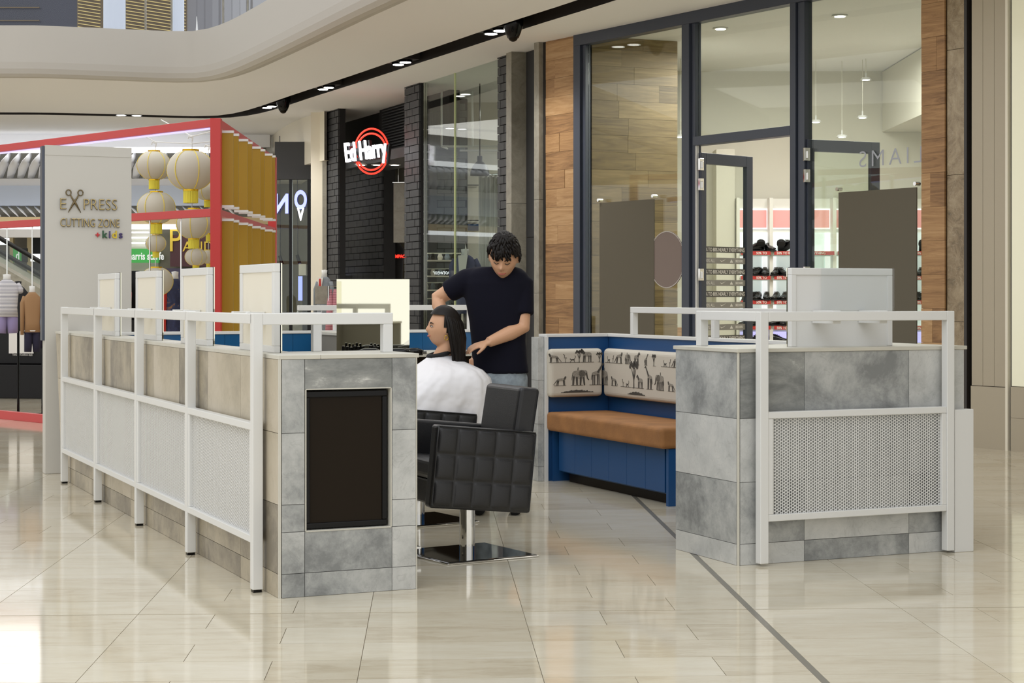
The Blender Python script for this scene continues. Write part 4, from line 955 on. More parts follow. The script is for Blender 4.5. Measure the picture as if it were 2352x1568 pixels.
for a, b_ in cols:
    obj('header_light', box(ix(a), ix(b_), 22.10, 22.118, iz(525.5), iz(478)), M['edge_glow'], su); obj('header_panel', box(ix(a) + .012, ix(b_) - .012, 22.08, 22.098, iz(522), iz(481.5)), M['pink'], su)
    tops = [533, 588, 644, 700]
    for k, y in enumerate(rows_):
        obj('backlight', box(ix(a), ix(b_), 22.10, 22.118, iz(y), iz(tops[k])), M['shelflight'], su); obj('shelf', box(ix(a), ix(b_), 21.82, 22.10, iz(y) - .022, iz(y)), M['shelf_white'], su)
        for xx in (a, b_ - 12): obj('edge_light', box(ix(xx), ix(xx + 12), 22.085, 22.099, iz(y), iz(tops[k])), M['edge_glow'], su)
        obj('sale_strip', box(ix(a), ix(b_), 21.805, 21.818, iz(y + 8), iz(y - .5)), M['sale_red'], su)
        text('sale_lettering', '50% TO 80% NEARLY EVERYTHING' if b_ - a > 100 else '50% TO', .042, M['vinyl'], su, (ix(a) + .03 if a > 1700 else ix(1732), 21.803, iz(y + 6.6)), ext=.0005, sx=.93, bold=.0008)
    obj('base_glow', box(ix(a), ix(b_), 22.10, 22.118, iz(787), iz(762)), M['liclight'], su); obj('base_shelf', box(ix(a), ix(b_), 21.8, 22.10, iz(790), iz(787)), M['shelf_white'], su)
def make_shoe(hi=1):
    t = empty('shoe'); rg = []
    for x, hw_, h, zb in ((-.13, .012, .05, .03), (-.125, .03, .075, .012), (-.09, .035, .088, .012), (-.04, .035, .082, .012), (.0, .036, .066, .012), (.05, .043, .046, .012), (.10, .043, .034, .012), (.135, .028, .024, .014), (.145, .010, .012, .02)):
        rg.append([Vector((x, hw_ * math.cos(a), zb + h / 2 + h / 2 * math.sin(a))) for a in [2 * math.pi * k / 12 for k in range(12)]])
    obj('upper', MB().loft(rg), M['shoe'], t, smooth=True)
    so = []
    for x, hw_ in ((-.135, .02), (-.12, .034), (-.06, .036), (0, .035), (.06, .046), (.11, .045), (.14, .03), (.15, .012)): so.append([Vector((x, s * hw_, z)) for s, z in ((-1, 0), (1, 0), (1, .016), (-1, .016))])
    obj('sole', MB().loft(so), M['black_cloth'], t); obj('heel', box(-.135, -.07, -.034, .034, -.0, .022), M['black_cloth'], t)
    obj('laces', MB().tube([(.03, -.02, .062), (.028, .02, .063)], .004, 5).tube([(.005, -.022, .078), (.003, .022, .08)], .004, 5).tube([(-.02, -.022, .09), (-.022, .022, .091)], .004, 5), M['ink'], t)
    return t
sh0 = None
side_ = ['beside the door edge', 'in the middle of the glass bay', 'near the double mullion']
shoes = {578: [(1730, 200), (1746, 262, 1), (1766, 282), (1792, 262, 1), (1812, 300, 1), (2116, 260, 1)], 634: [(1728, 200), (1738, 240), (1755, 262), (1780, 250), (1794, 290), (1814, 270), (2112, 250), (2120, 280)], 690: [(1724, 210), (1738, 250), (1759, 262), (1780, 250), (1800, 250), (2112, 300), (2119, 250)], 748: [(1716, 210), (1734, 240), (1784, 190), (1800, 250)], 787: [(1732, 200), (1787, 350)]}
rn = {578: 'top shelf', 634: 'second shelf down', 690: 'third shelf down', 748: 'fourth shelf down', 787: 'lilac-lit bottom shelf'}
for y, ls in shoes.items():
    for i, it in enumerate(ls):
        if sh0 is None: sh0 = make_shoe(); s_ = sh0
        else: s_ = copy_tree(sh0)
        up_ = len(it) > 2; s_.location = (ix(it[0]), 21.93, iz(y) + (.015 if up_ else .001)); s_.rotation_euler = (0, math.radians(-24) if up_ else 0, math.radians(it[1])); s_.scale = (.95, 1.15, 1.15)
        if up_: s_.location.z += .045
        od = ['first', 'second', 'third', 'fourth', 'fifth', 'sixth', 'seventh', 'eighth'][i]
        tag(s_, 'black leather %s on the %s, %s from the left' % ('shoe tilted up' if up_ else 'shoe', rn[y], od), 'shoe', 'black shoes on the backlit shelves')
# ceiling spots inside
sp0 = None
spots = [(1655, 66), (1929, 37), (1989, 183), (1404, 330), (1476, 335), (1563, 314), (1874, 280), (1981, 270), (2090, 261), (1934, 314), (1513, 413), (1496, 427), (1487, 440)]
slab_ = ['above the door mullion', 'largest, high in the right bay', 'under the bulkhead in the right bay', 'left of a pair in the left bay', 'right of a pair in the left bay', 'beside the left door mullion', 'just right of the double mullion', 'centre of a row in the right bay', 'nearest the right timber', 'above the open right door', 'top of three low ones in the left bay', 'middle of three low ones in the left bay', 'lowest of three in the left bay']
M['cfl'] = plain('bright_lamp', (255, 252, 244), .5, emit=14)
for i, (px, py) in enumerate(spots):
    Y = min((ZC - .01 - EYE) * F / (HY - py), YB - .3); z = ZC - .01
    if py > 140: Y = 21.4 - .1 * (i % 3); z = Zat(py, Y)
    if sp0 is None:
        sp0 = empty('ceiling_spot'); obj('bezel', MB().lathe([(.08, -.005), (.085, .0), (.06, .03)], n=20), M['white'], sp0); obj('lamp', MB().lathe([(.055, -.008), (.055, -.002)], n=16), M['cfl'], sp0); obj('stem', MB().tube([(0, 0, .02), (0, 0, .1)], .012, 8), M['white'], sp0); s_ = sp0
    else: s_ = copy_tree(sp0)
    s_.location = (Xat(px, Y), Y, z); s_.scale = (1, 1, 1) if py < 140 else (.8, .8, .8)
    tag(s_, 'small round ceiling spot ' + slab_[i], 'ceiling light', 'ceiling spots in the shoe shop')
    if py > 140:
        obj('drop_rod', MB().tube([(0, 0, .1), (0, 0, (ZC - z) / s_.scale[2])], .005, 6), M['interior'], s_)
cu_ = empty('display_cabinet', (Xat(1532, 21), 21, 0), label='light wooden cabinet low behind the left glass bay', cat='cabinet')
obj('body', box(-.21, .30, -.2, .2, .0, Zat(752, 21)), M['wood'], cu_); obj('door', box(-.2, .04, -.22, -.2, .05, Zat(756, 21)), M['wood'], cu_); obj('door', box(.05, .29, -.22, -.2, .05, Zat(756, 21)), M['wood'], cu_)
# cream wall to the right of the shoe shop
cwl = E_('wall_right', 2219, dep=.02, kind='structure')
obj('panel', box(-.02, .06, .15, .4, 0, ZC), M['cream_wall'], cwl)
for k, (a, b_) in enumerate(((.061, .18), (.181, .30), (.301, .43))): obj('panel', box(a, b_ - .002, .0, .3, .52, ZC), M['cream_wall'], cwl)
obj('skirting', box(.061, .44, -.012, .3, 0, .515), M['cream_wall'], cwl); obj('corner_trim', box(.43, .455, -.02, .3, .0, ZC), M['cream'], cwl)
obj('shadow_gap', box(.457, .475, .02, .3, .0, ZC), M['slot'], cwl)
M['lit_cream'] = plain('backlit_cream_glass', (232, 230, 206), .12, emit=.12)
for k in range(8): obj('glass_panel', box(.48 + k * 1.6, .48 + k * 1.6 + 1.59, -.0, .3, .53, ZC), M['lit_cream'] if k % 3 == 0 else M['cream_wall'], cwl)
for z0, z1 in ((0, .27), (.272, .525)):
    for k in range(8): obj('skirting', box(.48 + k * 1.6, .48 + k * 1.6 + 1.597, -.01, .3, z0, z1), M['cream_wall'], cwl)

# ------------------------------------------------------------------ menswear shop
brick_me = mesh('brick', box(-.1, .1, -.018, .03, -.046, .046), M['brick'])
def bricks(par, x0, x1, z0, z1, bl=.205, bh=.1, y=0, cut=True, lim=290):
    n = 0; z = z0; r = 0; extra = MB()
    while z < z1:
        x = x0 - (bl / 2 if r % 2 else 0)
        while x < x1 - .01:
            a, b_ = max(x, x0), min(x + bl, x1)
            if b_ - a > .03:
                if n < lim:
                    o = obj('brick', brick_me, None, par, ((a + b_) / 2, y + (.004 if (r + int(x * 9)) % 3 else 0), z + bh / 2)); o.scale = ((b_ - a - .01) / .2, 1, (bh - .01) / .092); n += 1
                else: extra.box(a + .005, b_ - .005, y - .018, y + .03, z + .005, z + bh - .005)
            x += bl
        z += bh; r += 1
    if extra.v: o = obj('more_bricks', extra, M['brick'], par); o['kind'] = 'stuff'
def brick_pillar(px0, px1, z1=ZC, zb=.8):
    e = E_('brick_pillar', px0, 'T', kind='structure'); Wd = wid(px0, px1, 'T'); obj('core', box(0.0, Wd, .012, .10, 0, z1), M['mortar'], e)
    bricks(e, 0, Wd, zb, z1); return e
brick_pillar(1145, 1176); brick_pillar(931, 965); brick_pillar(752, 779)
wn3 = E_('window_3', 967, 'T', kind='structure'); Wg = wid(967, 1143, 'T')
obj('pane', box(.02, Wg * .42, .05, .06, 0, ZC), M['glass_g'], wn3); obj('pane', box(Wg * .42 + .006, Wg, .05, .06, 0, ZC), M['glass_g'], wn3)
obj('edge_post', box(0, .02, .03, .08, 0, ZC), M['chrome'], wn3); obj('glass_joint', box(Wg * .42, Wg * .42 + .006, .04, .066, 0, ZC), plain('joint_seal', (196, 200, 150), .5, emit=.15), wn3)
mi = empty('wall_menswear', kind='structure')
def rect_wall(name, pxa, pxb, Ya, Yb, z0, z1, mat, par, th=.08):
    a = Vector((Xat(pxa, Ya), Ya, 0)); b_ = Vector((Xat(pxb, Yb), Yb, 0)); d = (b_ - a); L_ = d.length; o = obj(name, box(0, L_, 0, th, z0, z1), mat, par, (a.x, a.y, 0), (0, 0, math.atan2(d.y, d.x))); return o
M['brick_grey'] = plain('grey_painted_brick', (92, 96, 98), .6)
g_ = empty('wall_grey_brick', (Xat(955, 25.5), 25.5, 0), 0, kind='structure')
obj('core', box(0, Xat(1073, 25.5) - Xat(955, 25.5), .0, .2, 0, ZC), M['mortar'], g_)
bg_me = mesh('brick', box(-.1, .1, -.012, .0, -.046, .046), M['brick_grey']); n_ = 0
for r in range(30):
    z = 1.1 + r * .1; x = -.1 if r % 2 else 0
    while x < .70:
        a, b_ = max(x, 0), min(x + .205, .742)
        if b_ - a > .03: o = obj('brick', bg_me, None, g_, ((a + b_) / 2, 0, z)); o.scale = ((b_ - a - .008) / .2, 1, 1)
        x += .205
rect_wall('back_wall', 1073, 1185, 26.0, 26.0, 0, ZC, M['interior'], mi); rect_wall('back_wall', 860, 960, 30, 29, 0, ZC, M['interior'], mi)
rect_wall('poster_frame', 1075, 1100, 25.8, 25.8, Zat(558, 25.8), Zat(424, 25.8), M['cream'], mi, .02)
for py in (424, 505, 514, 521): rect_wall('dark_rail', 1074, 1101, 25.75, 25.75, Zat(py, 25.75) - .012, Zat(py, 25.75), M['black'], mi, .02)
rect_wall('blue_rail', 1074, 1101, 25.74, 25.74, Zat(530, 25.75), Zat(515, 25.75), M['blue'], mi, .02)
cu2 = empty('shop_curtain', (Xat(1100, 24.2), 24.2, 0), math.radians(-30), label='pale hanging curtain at the right edge of the menswear window', cat='curtain')
vsx = []; fsx = []; nn = 60
for i in range(nn + 1):
    x = i / nn * .62; y = .03 * math.sin(i * .9) + .012 * math.sin(i * 2.3)
    vsx += [(x, y, .6), (x, y, Zat(404, 24.2))]
fsx = [(2 * i, 2 * i + 2, 2 * i + 3, 2 * i + 1) for i in range(nn)]; mbx = MB().add(vsx, fsx); o = obj('cloth', mbx, M['white_cloth'], cu2, smooth=True); o.modifiers.new('s', 'SOLIDIFY').thickness = .006
obj('curtain_rod', MB().tube([(-.05, 0, Zat(402, 24.2)), (.66, 0, Zat(402, 24.2))], .012, 6).tube([(.02, 0, Zat(402, 24.2)), (.02, 0, ZC)], .006, 6).tube([(.6, 0, Zat(402, 24.2)), (.6, 0, ZC)], .006, 6), M['chrome'], cu2)
pl_ = empty('pendant_lamp', (Xat(1102, 23.6), 23.6, Zat(403, 23.6)), label='dark dome pendant lamp inside the menswear window', cat='lamp')
obj('shade', MB().lathe([(.128, 0), (.125, .05), (.10, .12), (.05, .18), (.035, .19), (.035, .26), (.015, .26)], n=28), M['charcoal'], pl_, smooth=True); obj('bulb_disc', MB().lathe([(.12, .004), (.12, .008)], n=24), M['lamp'], pl_)
obj('cord', MB().tube([(0, 0, .26), (0, 0, ZC - Zat(403, 23.6) - .01)], .008, 6), M['black'], pl_)
fr_ = empty('hanging_light_frame', (Xat(1085, 24), 24, 0), label='white rectangular tube frame hanging high in the menswear window', cat='light frame')
z0, z1 = Zat(336, 24), 4.05
for x in (-.42, .0, .36): obj('hanger', MB().tube([(x, 0, z0), (x, 0, z1)], .013, 6), M['white'], fr_)
obj('lower_tube', MB().tube([(-.42, 0, z0), (.36, 0, z0), (.36, .7, z0), (-.3, .7, z0), (-.42, 0, z0)], .014, 6), M['white'], fr_)
# recess with the round sign
rc = empty('wall_recess', kind='structure')
eb = E_('wall_black_brick', 776, 'T', dep=.75, kind='structure')
Tq = T0 + Tn * .75; w2 = on(776, Tq, Td) - on(880, Tq, Td); obj('core', box(0, w2, .012, .2, 0, ZC), M['mortar'], eb); bricks(eb, 0, w2, .8, 3.35, bl=.30, bh=.105)
e = E_('trim_2', 779, 'T', dep=.0, kind='structure'); w3 = wid(779, 931, 'T')
obj('beam', box(0, w3, .1, .8, 3.20, 3.34), M['charcoal'], e); obj('bulkhead', box(0, w3, .65, .8, 3.34, ZC), M['black_cloth'], e)
for k in range(16): obj('slat', box(0.25, w3 * .66, .60 , .63, 3.42 + k * .043, 3.436 + k * .043), M['charcoal'], e)
for k in range(26): obj('slat', box(w3 * .68 + k * .03, w3 * .68 + k * .03 + .012, .58, .62, 3.36, 3.85), M['charcoal'], e)
obj('side_jamb', box(w3 * .66 , w3 * .70, .4, .8, 0, 3.2), M['charcoal'], e)
rect_wall('white_reveal', 882, 932, 28.4, 28.0, Zat(640, 28), Zat(372, 28), M['interior'], rc)
obj('floor_wall', box(-3.4, -1.6, 28.6, 28.7, 0, 1.6), M['charcoal'], rc)
for i, (px, py) in enumerate(((829, 377), (866, 370), (907, 361))):
    s_ = copy_tree(sp0); [bpy.data.objects.remove(c) for c in list(s_.children) if c.name.startswith('stem')]; Y = 25.9; s_.location = (Xat(px, Y), Y, 3.194); s_.scale = (1.1, 1.1, .9)
    tag(s_, 'round downlight under the black beam, ' + ['left of three below the sign', 'middle of three below the sign', 'rightmost beside the sign'][i], 'ceiling light', 'downlights below the round sign')
Ysg = 24.6
rs_ = empty('round_shop_sign', (Xat(848, Ysg), Ysg, Zat(346, Ysg)), math.radians(-14), label='illuminated white lettered sign with two red neon rings', cat='sign')
kx = Ysg / F
obj('ring', MB().tube([(.0 + 41 * kx * math.cos(a), .10, 52 * kx * math.sin(a)) for a in [2 * math.pi * k / 48 for k in range(49)]], .013, 8), M['neon_red'], rs_, smooth=True)
obj('ring', MB().tube([(.01 + 36 * kx * math.cos(a), .06, -.01 + 42 * kx * math.sin(a)) for a in [2 * math.pi * k / 48 for k in range(49)]], .013, 8), M['neon_red'], rs_, smooth=True)
text('lettering', 'Ed Harry', .38, M['neon_white'], rs_, (-.03, -.05, -.12), ext=.03, align='CENTER', sx=.44, bold=.004, rot=(math.pi / 2, math.radians(-7), 0), shear=.06)
text('lettering_body', 'Ed Harry', .38, M['charcoal'], rs_, (.012, .03, -.12), ext=.05, align='CENTER', sx=.44, bold=.008, rot=(math.pi / 2, math.radians(-7), 0), shear=.06)
# shop with curved fascia
lf = empty('wall_curved_fascia', kind='structure')
cf = [Vector((Xat(px, Y), Y, 0)) for px, Y in ((745, 27.2), (713, 27.8), (690, 28.4), (665, 29.2), (640, 30.4), (618, 32), (604, 34), (600, 37))]
cf = smooth_path(cf)
sheet('fascia', zz(cf, 3.36), zz(cf, ZC), M['cream'], lf, smooth=True)
sheet('fascia_underside', zz(cf, 3.36), [p + Vector((.6, .3, 3.36)) for p in cf], M['cream'], lf)
obj('pier', box(Xat(714, 27.4), Xat(742, 27.4), 27.4, 27.9, 0, ZC), M['cream'], lf); obj('steel_edge', box(Xat(742, 27.4), Xat(752, 27.4), 27.3, 27.9, 0, ZC), M['marble_grey'], lf)
wn4 = empty('window_4', kind='structure')
Y4 = 28.2
for a, b_ in ((632, 634), (664, 671), (706, 714)): obj('mullion', box(Xat(a, Y4), Xat(b_, Y4), Y4, Y4 + .08, 0, Zat(326, Y4)), M['black'], wn4)
obj('head_panel', box(Xat(632, Y4), Xat(714, Y4), Y4 - .05, Y4 + .1, Zat(412, Y4), Zat(326, Y4)), M['charcoal'], wn4)
obj('pane', box(Xat(634, Y4), Xat(664, Y4), Y4 + .03, Y4 + .04, 0, Zat(412, Y4)), M['glass_g'], wn4); obj('pane', box(Xat(671, Y4), Xat(706, Y4), Y4 + .03, Y4 + .04, 0, Zat(412, Y4)), M['glass_g'], wn4)
M['dim_shop'] = plain('dim_shop_wall', (128, 126, 112), .6, noise=.12, nscale=3)
obj('shop_back', box(Xat(560, 33), Xat(760, 33), 33, 33.1, 0, ZC), M['dim_shop'], wn4)
text('window_lettering', 'N', .42, M['neon_blue'], wn4, (Xat(665, 28.15), 28.1, Zat(488, 28.1)), ext=.006, sx=-.75, bold=.014); text('window_lettering', 'O', .40, M['neon_blue'], wn4, (Xat(706, 28.15), 28.1, Zat(478, 28.1)), ext=.006, sx=-.62, bold=.014)
text('window_lettering', 'V', .26, M['neon_white'], wn4, (Xat(685, 28.15), 28.08, Zat(505, 28.1)), ext=.006, sx=.6, bold=.012)
for i, (px, py) in enumerate(((644, 600), (684, 598))):
    e = empty('pendant_spot', (Xat(px, 29), 29, Zat(py, 29)), label='slim black hanging spotlight in the %s pane of the far shop window' % ('left', 'right')[i], cat='lamp', group='hanging spots in the far shop window')
    obj('cable', MB().tube([(0, 0, .07), (-.01, 0, 3.9 - Zat(py, 29))], .006, 6), M['black'], e); obj('head', MB().tube([(-.01, 0, .09), (.035, -.02, -.05)], .028, 10), M['black'], e)
e = empty('goods_stand', (Xat(690, 29.5), 29.5, 0), label='cluttered glass stand of trinkets in the far shop window', cat='stand')
obj('table', box(-.5, .25, -.2, .3, 0, Zat(735, 29.5)), M['marble_grey'], e)
rg = random.Random(5)
for k in range(26):
    x = rg.uniform(-.45, .22); h = rg.uniform(.03, .16); obj('trinket', MB().lathe([(.02, 0), (rg.uniform(.02, .05), h * .5), (.01, h)], (x, rg.uniform(-.15, .1), Zat(735, 29.5)), 8), rg.choice([M['chrome'], M['gold_metal'], M['black'], M['white']]), e)
obj('hanging_panel', box(-.03, .09, 0, .02, Zat(632, 29.5), Zat(606, 29.5)), M['cream'], e); obj('blue_garment', box(-.04, .12, .02, .05, Zat(690, 29.5), Zat(634, 29.5)), M['neon_blue'], e)

# ------------------------------------------------------------------ mannequins
def mannequin(name, px, ytop, ybot, Y, wpx, body_mat, label, neck_mat=None, neck_h=.10, sleeves=None, lower=None, lower_split=.66, yaw=0, group=None, plinth=True, lean=0):
    zt, zb_ = Zat(ytop, Y), Zat(ybot, Y); H = zt - zb_; hw_ = wpx / 2 / F * Y
    t = empty(name, (Xat(px, Y), Y, zb_), math.radians(yaw), label=label, cat='mannequin', group=group)
    zn = H * (1 - neck_h); zs = H * (1 - lower_split) if lower else 0
    obj('neck', MB().lathe([(hw_ * .34, zn - .03), (hw_ * .27, zn + H * neck_h * .5), (hw_ * .30, H), (hw_ * .05, H + .004)], n=16, sy=.9), neck_mat or M['white'], t, smooth=True)
    L_ = [ring((0, 0, zs), hw_ * .80, hw_ * .5), ring((0, 0, zs + (zn - zs) * .25), hw_ * .74, hw_ * .5), ring((0, 0, zs + (zn - zs) * .6), hw_ * .82, hw_ * .55), ring((0, 0, zs + (zn - zs) * .85), hw_ * .92, hw_ * .48), ring((0, 0, zn - .02), hw_ * .55, hw_ * .4), ring((0, 0, zn + .005), hw_ * .33, hw_ * .30)]
    obj('garment', MB().loft(L_), body_mat, t, smooth=True)
    if sleeves:
        for s in (-1, 1): obj('sleeve', MB().tube([(s * hw_ * .72, 0, zn - H * .06), (s * hw_ * .95, -.01, zn - H * .16), (s * hw_ * (1.0), -.02, zn - H * (.16 + sleeves))], [hw_ * .22, hw_ * .24, hw_ * .17], 10), body_mat, t, smooth=True)
    if lower:
        for s in (-1, 1): obj('leg', MB().tube([(s * hw_ * .34, 0, zs + .02), (s * hw_ * .40, 0, zs * .3), (s * hw_ * .42, 0, 0)], [hw_ * .44, hw_ * .38, hw_ * .36], 12), lower, t, smooth=True)
    if plinth == 'wire': obj('hanging_wire', MB().tube([(0, 0, H - .01), (0, 0, 1.97 - zb_)], .006, 6), M['chrome'], t)
    elif plinth: obj('stand_rod', MB().tube([(0, 0, .1), (0, 0, -zb_ + .012)], .014, 8), M['black'], t); obj('stand_foot', MB().lathe([(.13, -zb_), (.13, -zb_ + .012)], n=20), M['black'], t)
    return t, hw_, zs, zn, H
def striped(name, c1, c2, f=60):
    m, nt, b, N, L = newmat(name); tc = N.new('ShaderNodeTexCoord'); w_ = N.new('ShaderNodeTexWave'); w_.bands_direction = 'Z'; w_.inputs['Scale'].default_value = f
    L.new(tc.outputs['Object'], w_.inputs[0]); r = ramp(N, [(.0, c1), (.62, c1), (.7, c2)]); L.new(w_.outputs[0], r.inputs[0]); L.new(r.outputs[0], b.inputs[0]); b.inputs['Roughness'].default_value = .85; return m
M['stripe'] = striped('striped_jersey', (224, 222, 224), (96, 98, 112), 22)
M['tan_cloth'] = plain('tan_knit', (150, 116, 82), .9); M['lilac_cloth'] = plain('lilac_denim', (138, 126, 164), .9); M['dark_denim'] = plain('dark_denim', (30, 26, 48), .9)
M['dino'] = patchy('colourful_animal_print', [(30, 34, 62), (34, 40, 72), (40, 50, 84), (150, 104, 40), (196, 140, 44)], scale=9, rough=.8, dist=.6, detail=3)
M['red_cloth'] = plain('red_cloth', (190, 56, 48), .85); M['pink_stripe'] = striped('pink_jersey', (206, 140, 150), (150, 90, 104), 14)
YP = 17.0
pb_ = empty('display_plinth', (Xat(30, 21.8), 21.8, 0), math.radians(-8), label='long black display plinth behind the red floor frame on the left', cat='plinth')
obj('lower_box', box(-2.2, .9, 0, .7, 0, Zat(838, 21.8)), M['black_cloth'], pb_, bev=.01); obj('upper_box', box(-2.2, .9, .12, .7, Zat(836, 21.8), Zat(740, 21.8)), M['black_cloth'], pb_, bev=.01)
obj('notice_sheet', box(-.10, .22, .10, .115, Zat(812, 21.8), Zat(730, 21.8)), M['white_cloth'], pb_); text('notice_text', 'Terms and Conditions Apply', .032, M['vinyl'], pb_, (-.05, .095, Zat(817, 21.8)), ext=.0005, sx=.7)
mannequin('mannequin', 16, 630, 765, 18.15, 62, M['stripe'], 'child mannequin in a striped top and lilac shorts at the left edge', sleeves=.05, lower=M['lilac_cloth'], lower_split=.72, yaw=15, plinth='wire')
t, hw_, zs, zn, H = mannequin('mannequin', 74, 657, 808, 17.8, 46, M['tan_cloth'], 'child mannequin in a tan jacket and dark jeans on the left', sleeves=.48, lower=M['dark_denim'], lower_split=.70, yaw=20, plinth='wire')
for z in (.0, .02): obj('hem_stripe', MB().lathe([(hw_ * .82, zs - .01 + z), (hw_ * .83, zs + z)], sy=.62, n=24), M['white_cloth'] if z else M['dark_denim'], t)
mannequin('mannequin', 42, 646, 760, 18.9, 50, M['black_cloth'], 'dark torso mannequin between the striped and the tan ones', neck_mat=M['black_cloth'])
mannequin('mannequin', 98, 668, 800, 18.8, 30, plain('pale_blue_cloth', (150, 176, 200), .9), 'pale blue topped mannequin mostly hidden by the lettered panel', lower=M['dark_denim'])
t, hw_, zs, zn, H = mannequin('mannequin', 402, 624, 800, 17.6, 56, M['dino'], 'mannequin in a dark jacket with a bright animal print beside the lanterns', sleeves=.4, yaw=-25)
obj('open_placket', MB().tube([(-hw_ * .62, -hw_ * .45, zn - .05), (-hw_ * .70, -hw_ * .5, zn * .5), (-hw_ * .78, -hw_ * .5, zs)], .022, 6), M['red_cloth'], t)
mannequin('mannequin', 291, 645, 760, 18.4, 26, patchy('dotted_red_cloth', [(150, 40, 44), (160, 44, 48), (166, 50, 54), (226, 220, 216)], scale=16, detail=2), 'red dotted garment on a mannequin just right of the lettered panel')
t, hw_, zs, zn, H = mannequin('mannequin', 745, 620, 790, 24.5, 46, M['grey_suit'], 'mannequin in a grey suit with a red tie left of the upright mirror', sleeves=.5, yaw=-25)
obj('shirt_front', MB().prism([(-.05, zn - .0), (.045, zn - .0), (.0, zn - .24)], lambda a, b_, c: (a - .02, -hw_ * .50 - c, b_), .008), M['white_cloth'], t)
obj('tie', MB().prism([(-.012, zn - .02), (.012, zn - .02), (.022, zn - .20), (0, zn - .25), (-.022, zn - .20)], lambda a, b_, c: (a - .022, -hw_ * .55 - c, b_), .01), M['red_cloth'], t)
sb = empty('sign_card', (Xat(738, 23.9), 23.9, 0), label='blank grey card on a stand before the suited mannequin', cat='sign card')
obj('card', box(-.085, .085, 0, .01, Zat(698, 23.9), Zat(657, 23.9)), M['marble_grey'], sb, bev=.002); obj('rod', box(-.008, .008, .0, .012, 0.01, Zat(698, 23.9)), M['chrome'], sb); obj('foot', box(-.1, .1, -.1, .1, 0, .01), M['chrome'], sb)
pr = empty('clothes_rail', (Xat(764, 23.5), 23.5, 0), label='pink garments on a chrome rail beside the upright mirror', cat='clothes rail')
obj('rail', MB().tube([(-.05, 0, 0), (-.05, 0, Zat(657, 23.5)), (.3, .2, Zat(657, 23.5))], .012, 8), M['chrome'], pr)
for k in range(3): obj('garment', MB().tube([(-.03 + k * .06, .02 + .02 * k, Zat(664, 23.5)), (-.035 + k * .06, .02 + .02 * k, Zat(700, 23.5)), (-.05 + k * .06, .03, Zat(770, 23.5))], [.02, .045, .055], 10), M['pink_stripe'], pr, smooth=True)
t, hw_, zs, zn, H = mannequin('mannequin', 905, 553, 660, 27.6, 52, M['black_cloth'], 'hanging black T-shirt with a red printed slogan in the shop opening', neck_h=.04, plinth=True)
text('printed_slogan', 'FULL IMPACT', .068, M['neon_red'], t, (-.13, -hw_ * .56 - .01, zn * .66), ext=.001, sx=.85, bold=.002)
obj('slogan_bar', box(-.13, .15, -hw_ * .56 - .006, -hw_ * .56, zn * .66 - .015, zn * .66 + .06), plain('slogan_bar', (90, 20, 22), .8), t)
t, hw_, zs, zn, H = mannequin('mannequin', 893, 432, 548, 27.8, 34, M['white_cloth'], 'white shirt with dark collar trim hanging in the shop opening', neck_mat=M['charcoal'], neck_h=.03, sleeves=.14, plinth=False)
obj('hanger_rod', MB().tube([(0, 0, H), (0, 0, ZC - Zat(548, 27.8))], .01, 6), M['chrome'], t)
bnr = empty('hanging_banner', (Xat(915, 27.3), 27.3, 0), math.radians(-8), label='plain beige cloth banner hanging in the shop opening under the sign', cat='banner')
obj('cloth', box(-.12, .12, 0, .008, Zat(557, 27.3), Zat(420, 27.3)), M['marble_grey'], bnr); obj('rod', MB().tube([(-.14, 0, Zat(419, 27.3)), (.14, 0, Zat(419, 27.3))], .01, 6), M['chrome'], bnr); obj('cord', MB().tube([(0, 0, Zat(419, 27.3)), (0, 0, ZC)], .004, 5), M['chrome'], bnr)
t, hw_, zs, zn, H = mannequin('mannequin', 1068, 572, 720, 23.6, 62, plain('blue_grey_jacket', (72, 76, 110), .85), 'mannequin in a blue jacket and white shirt behind the hairdresser', sleeves=.4)
obj('shirt_front', MB().prism([(-.09, zn), (.04, zn + .01), (.0, zn - .30), (-.07, zn - .34)], lambda a, b_, c: (a, -hw_ * .56 - c, b_), .01), M['white_cloth'], t)
obj('collar_point', MB().prism([(.01, zn + .16), (.035, zn + .02), (-.01, zn - .02)], lambda a, b_, c: (a, -hw_ * .4 - c, b_), .01), M['white_cloth'], t)
e = empty('shoe_display', (Xat(1010, 24.6), 24.6, 0), label='lit display shelves of accessories low in the menswear window', cat='shelving')
for k, y in enumerate((600, 636, 668, 705)):
    obj('shelf', box(-.25, .30, 0, .3, Zat(y, 24.6), Zat(y, 24.6) + .02), M['cream'], e); obj('light', box(-.24, .29, .25, .27, Zat(y, 24.6) + .11, Zat(y, 24.6) + .125), M['lit_cream'], e)
    for j in range(5): obj('accessory', MB().lathe([(.03, 0), (.04, .04), (.02, .09)], (-.2 + j * .1, .12, Zat(y, 24.6) + .021), 8), (M['denim'], M['black'], M['cream'])[(j + k) % 3], e)
obj('upright', box(-.27, -.25, 0, .3, 0, Zat(590, 24.6)), M['cream'], e); obj('upright', box(.30, .32, 0, .3, 0, Zat(590, 24.6)), M['cream'], e)
text('sign_lettering', 'footwear', .09, M['neon_white'], e, (.18, -.02, Zat(630, 24.6)), ext=.001, sx=-.8, shear=.3)

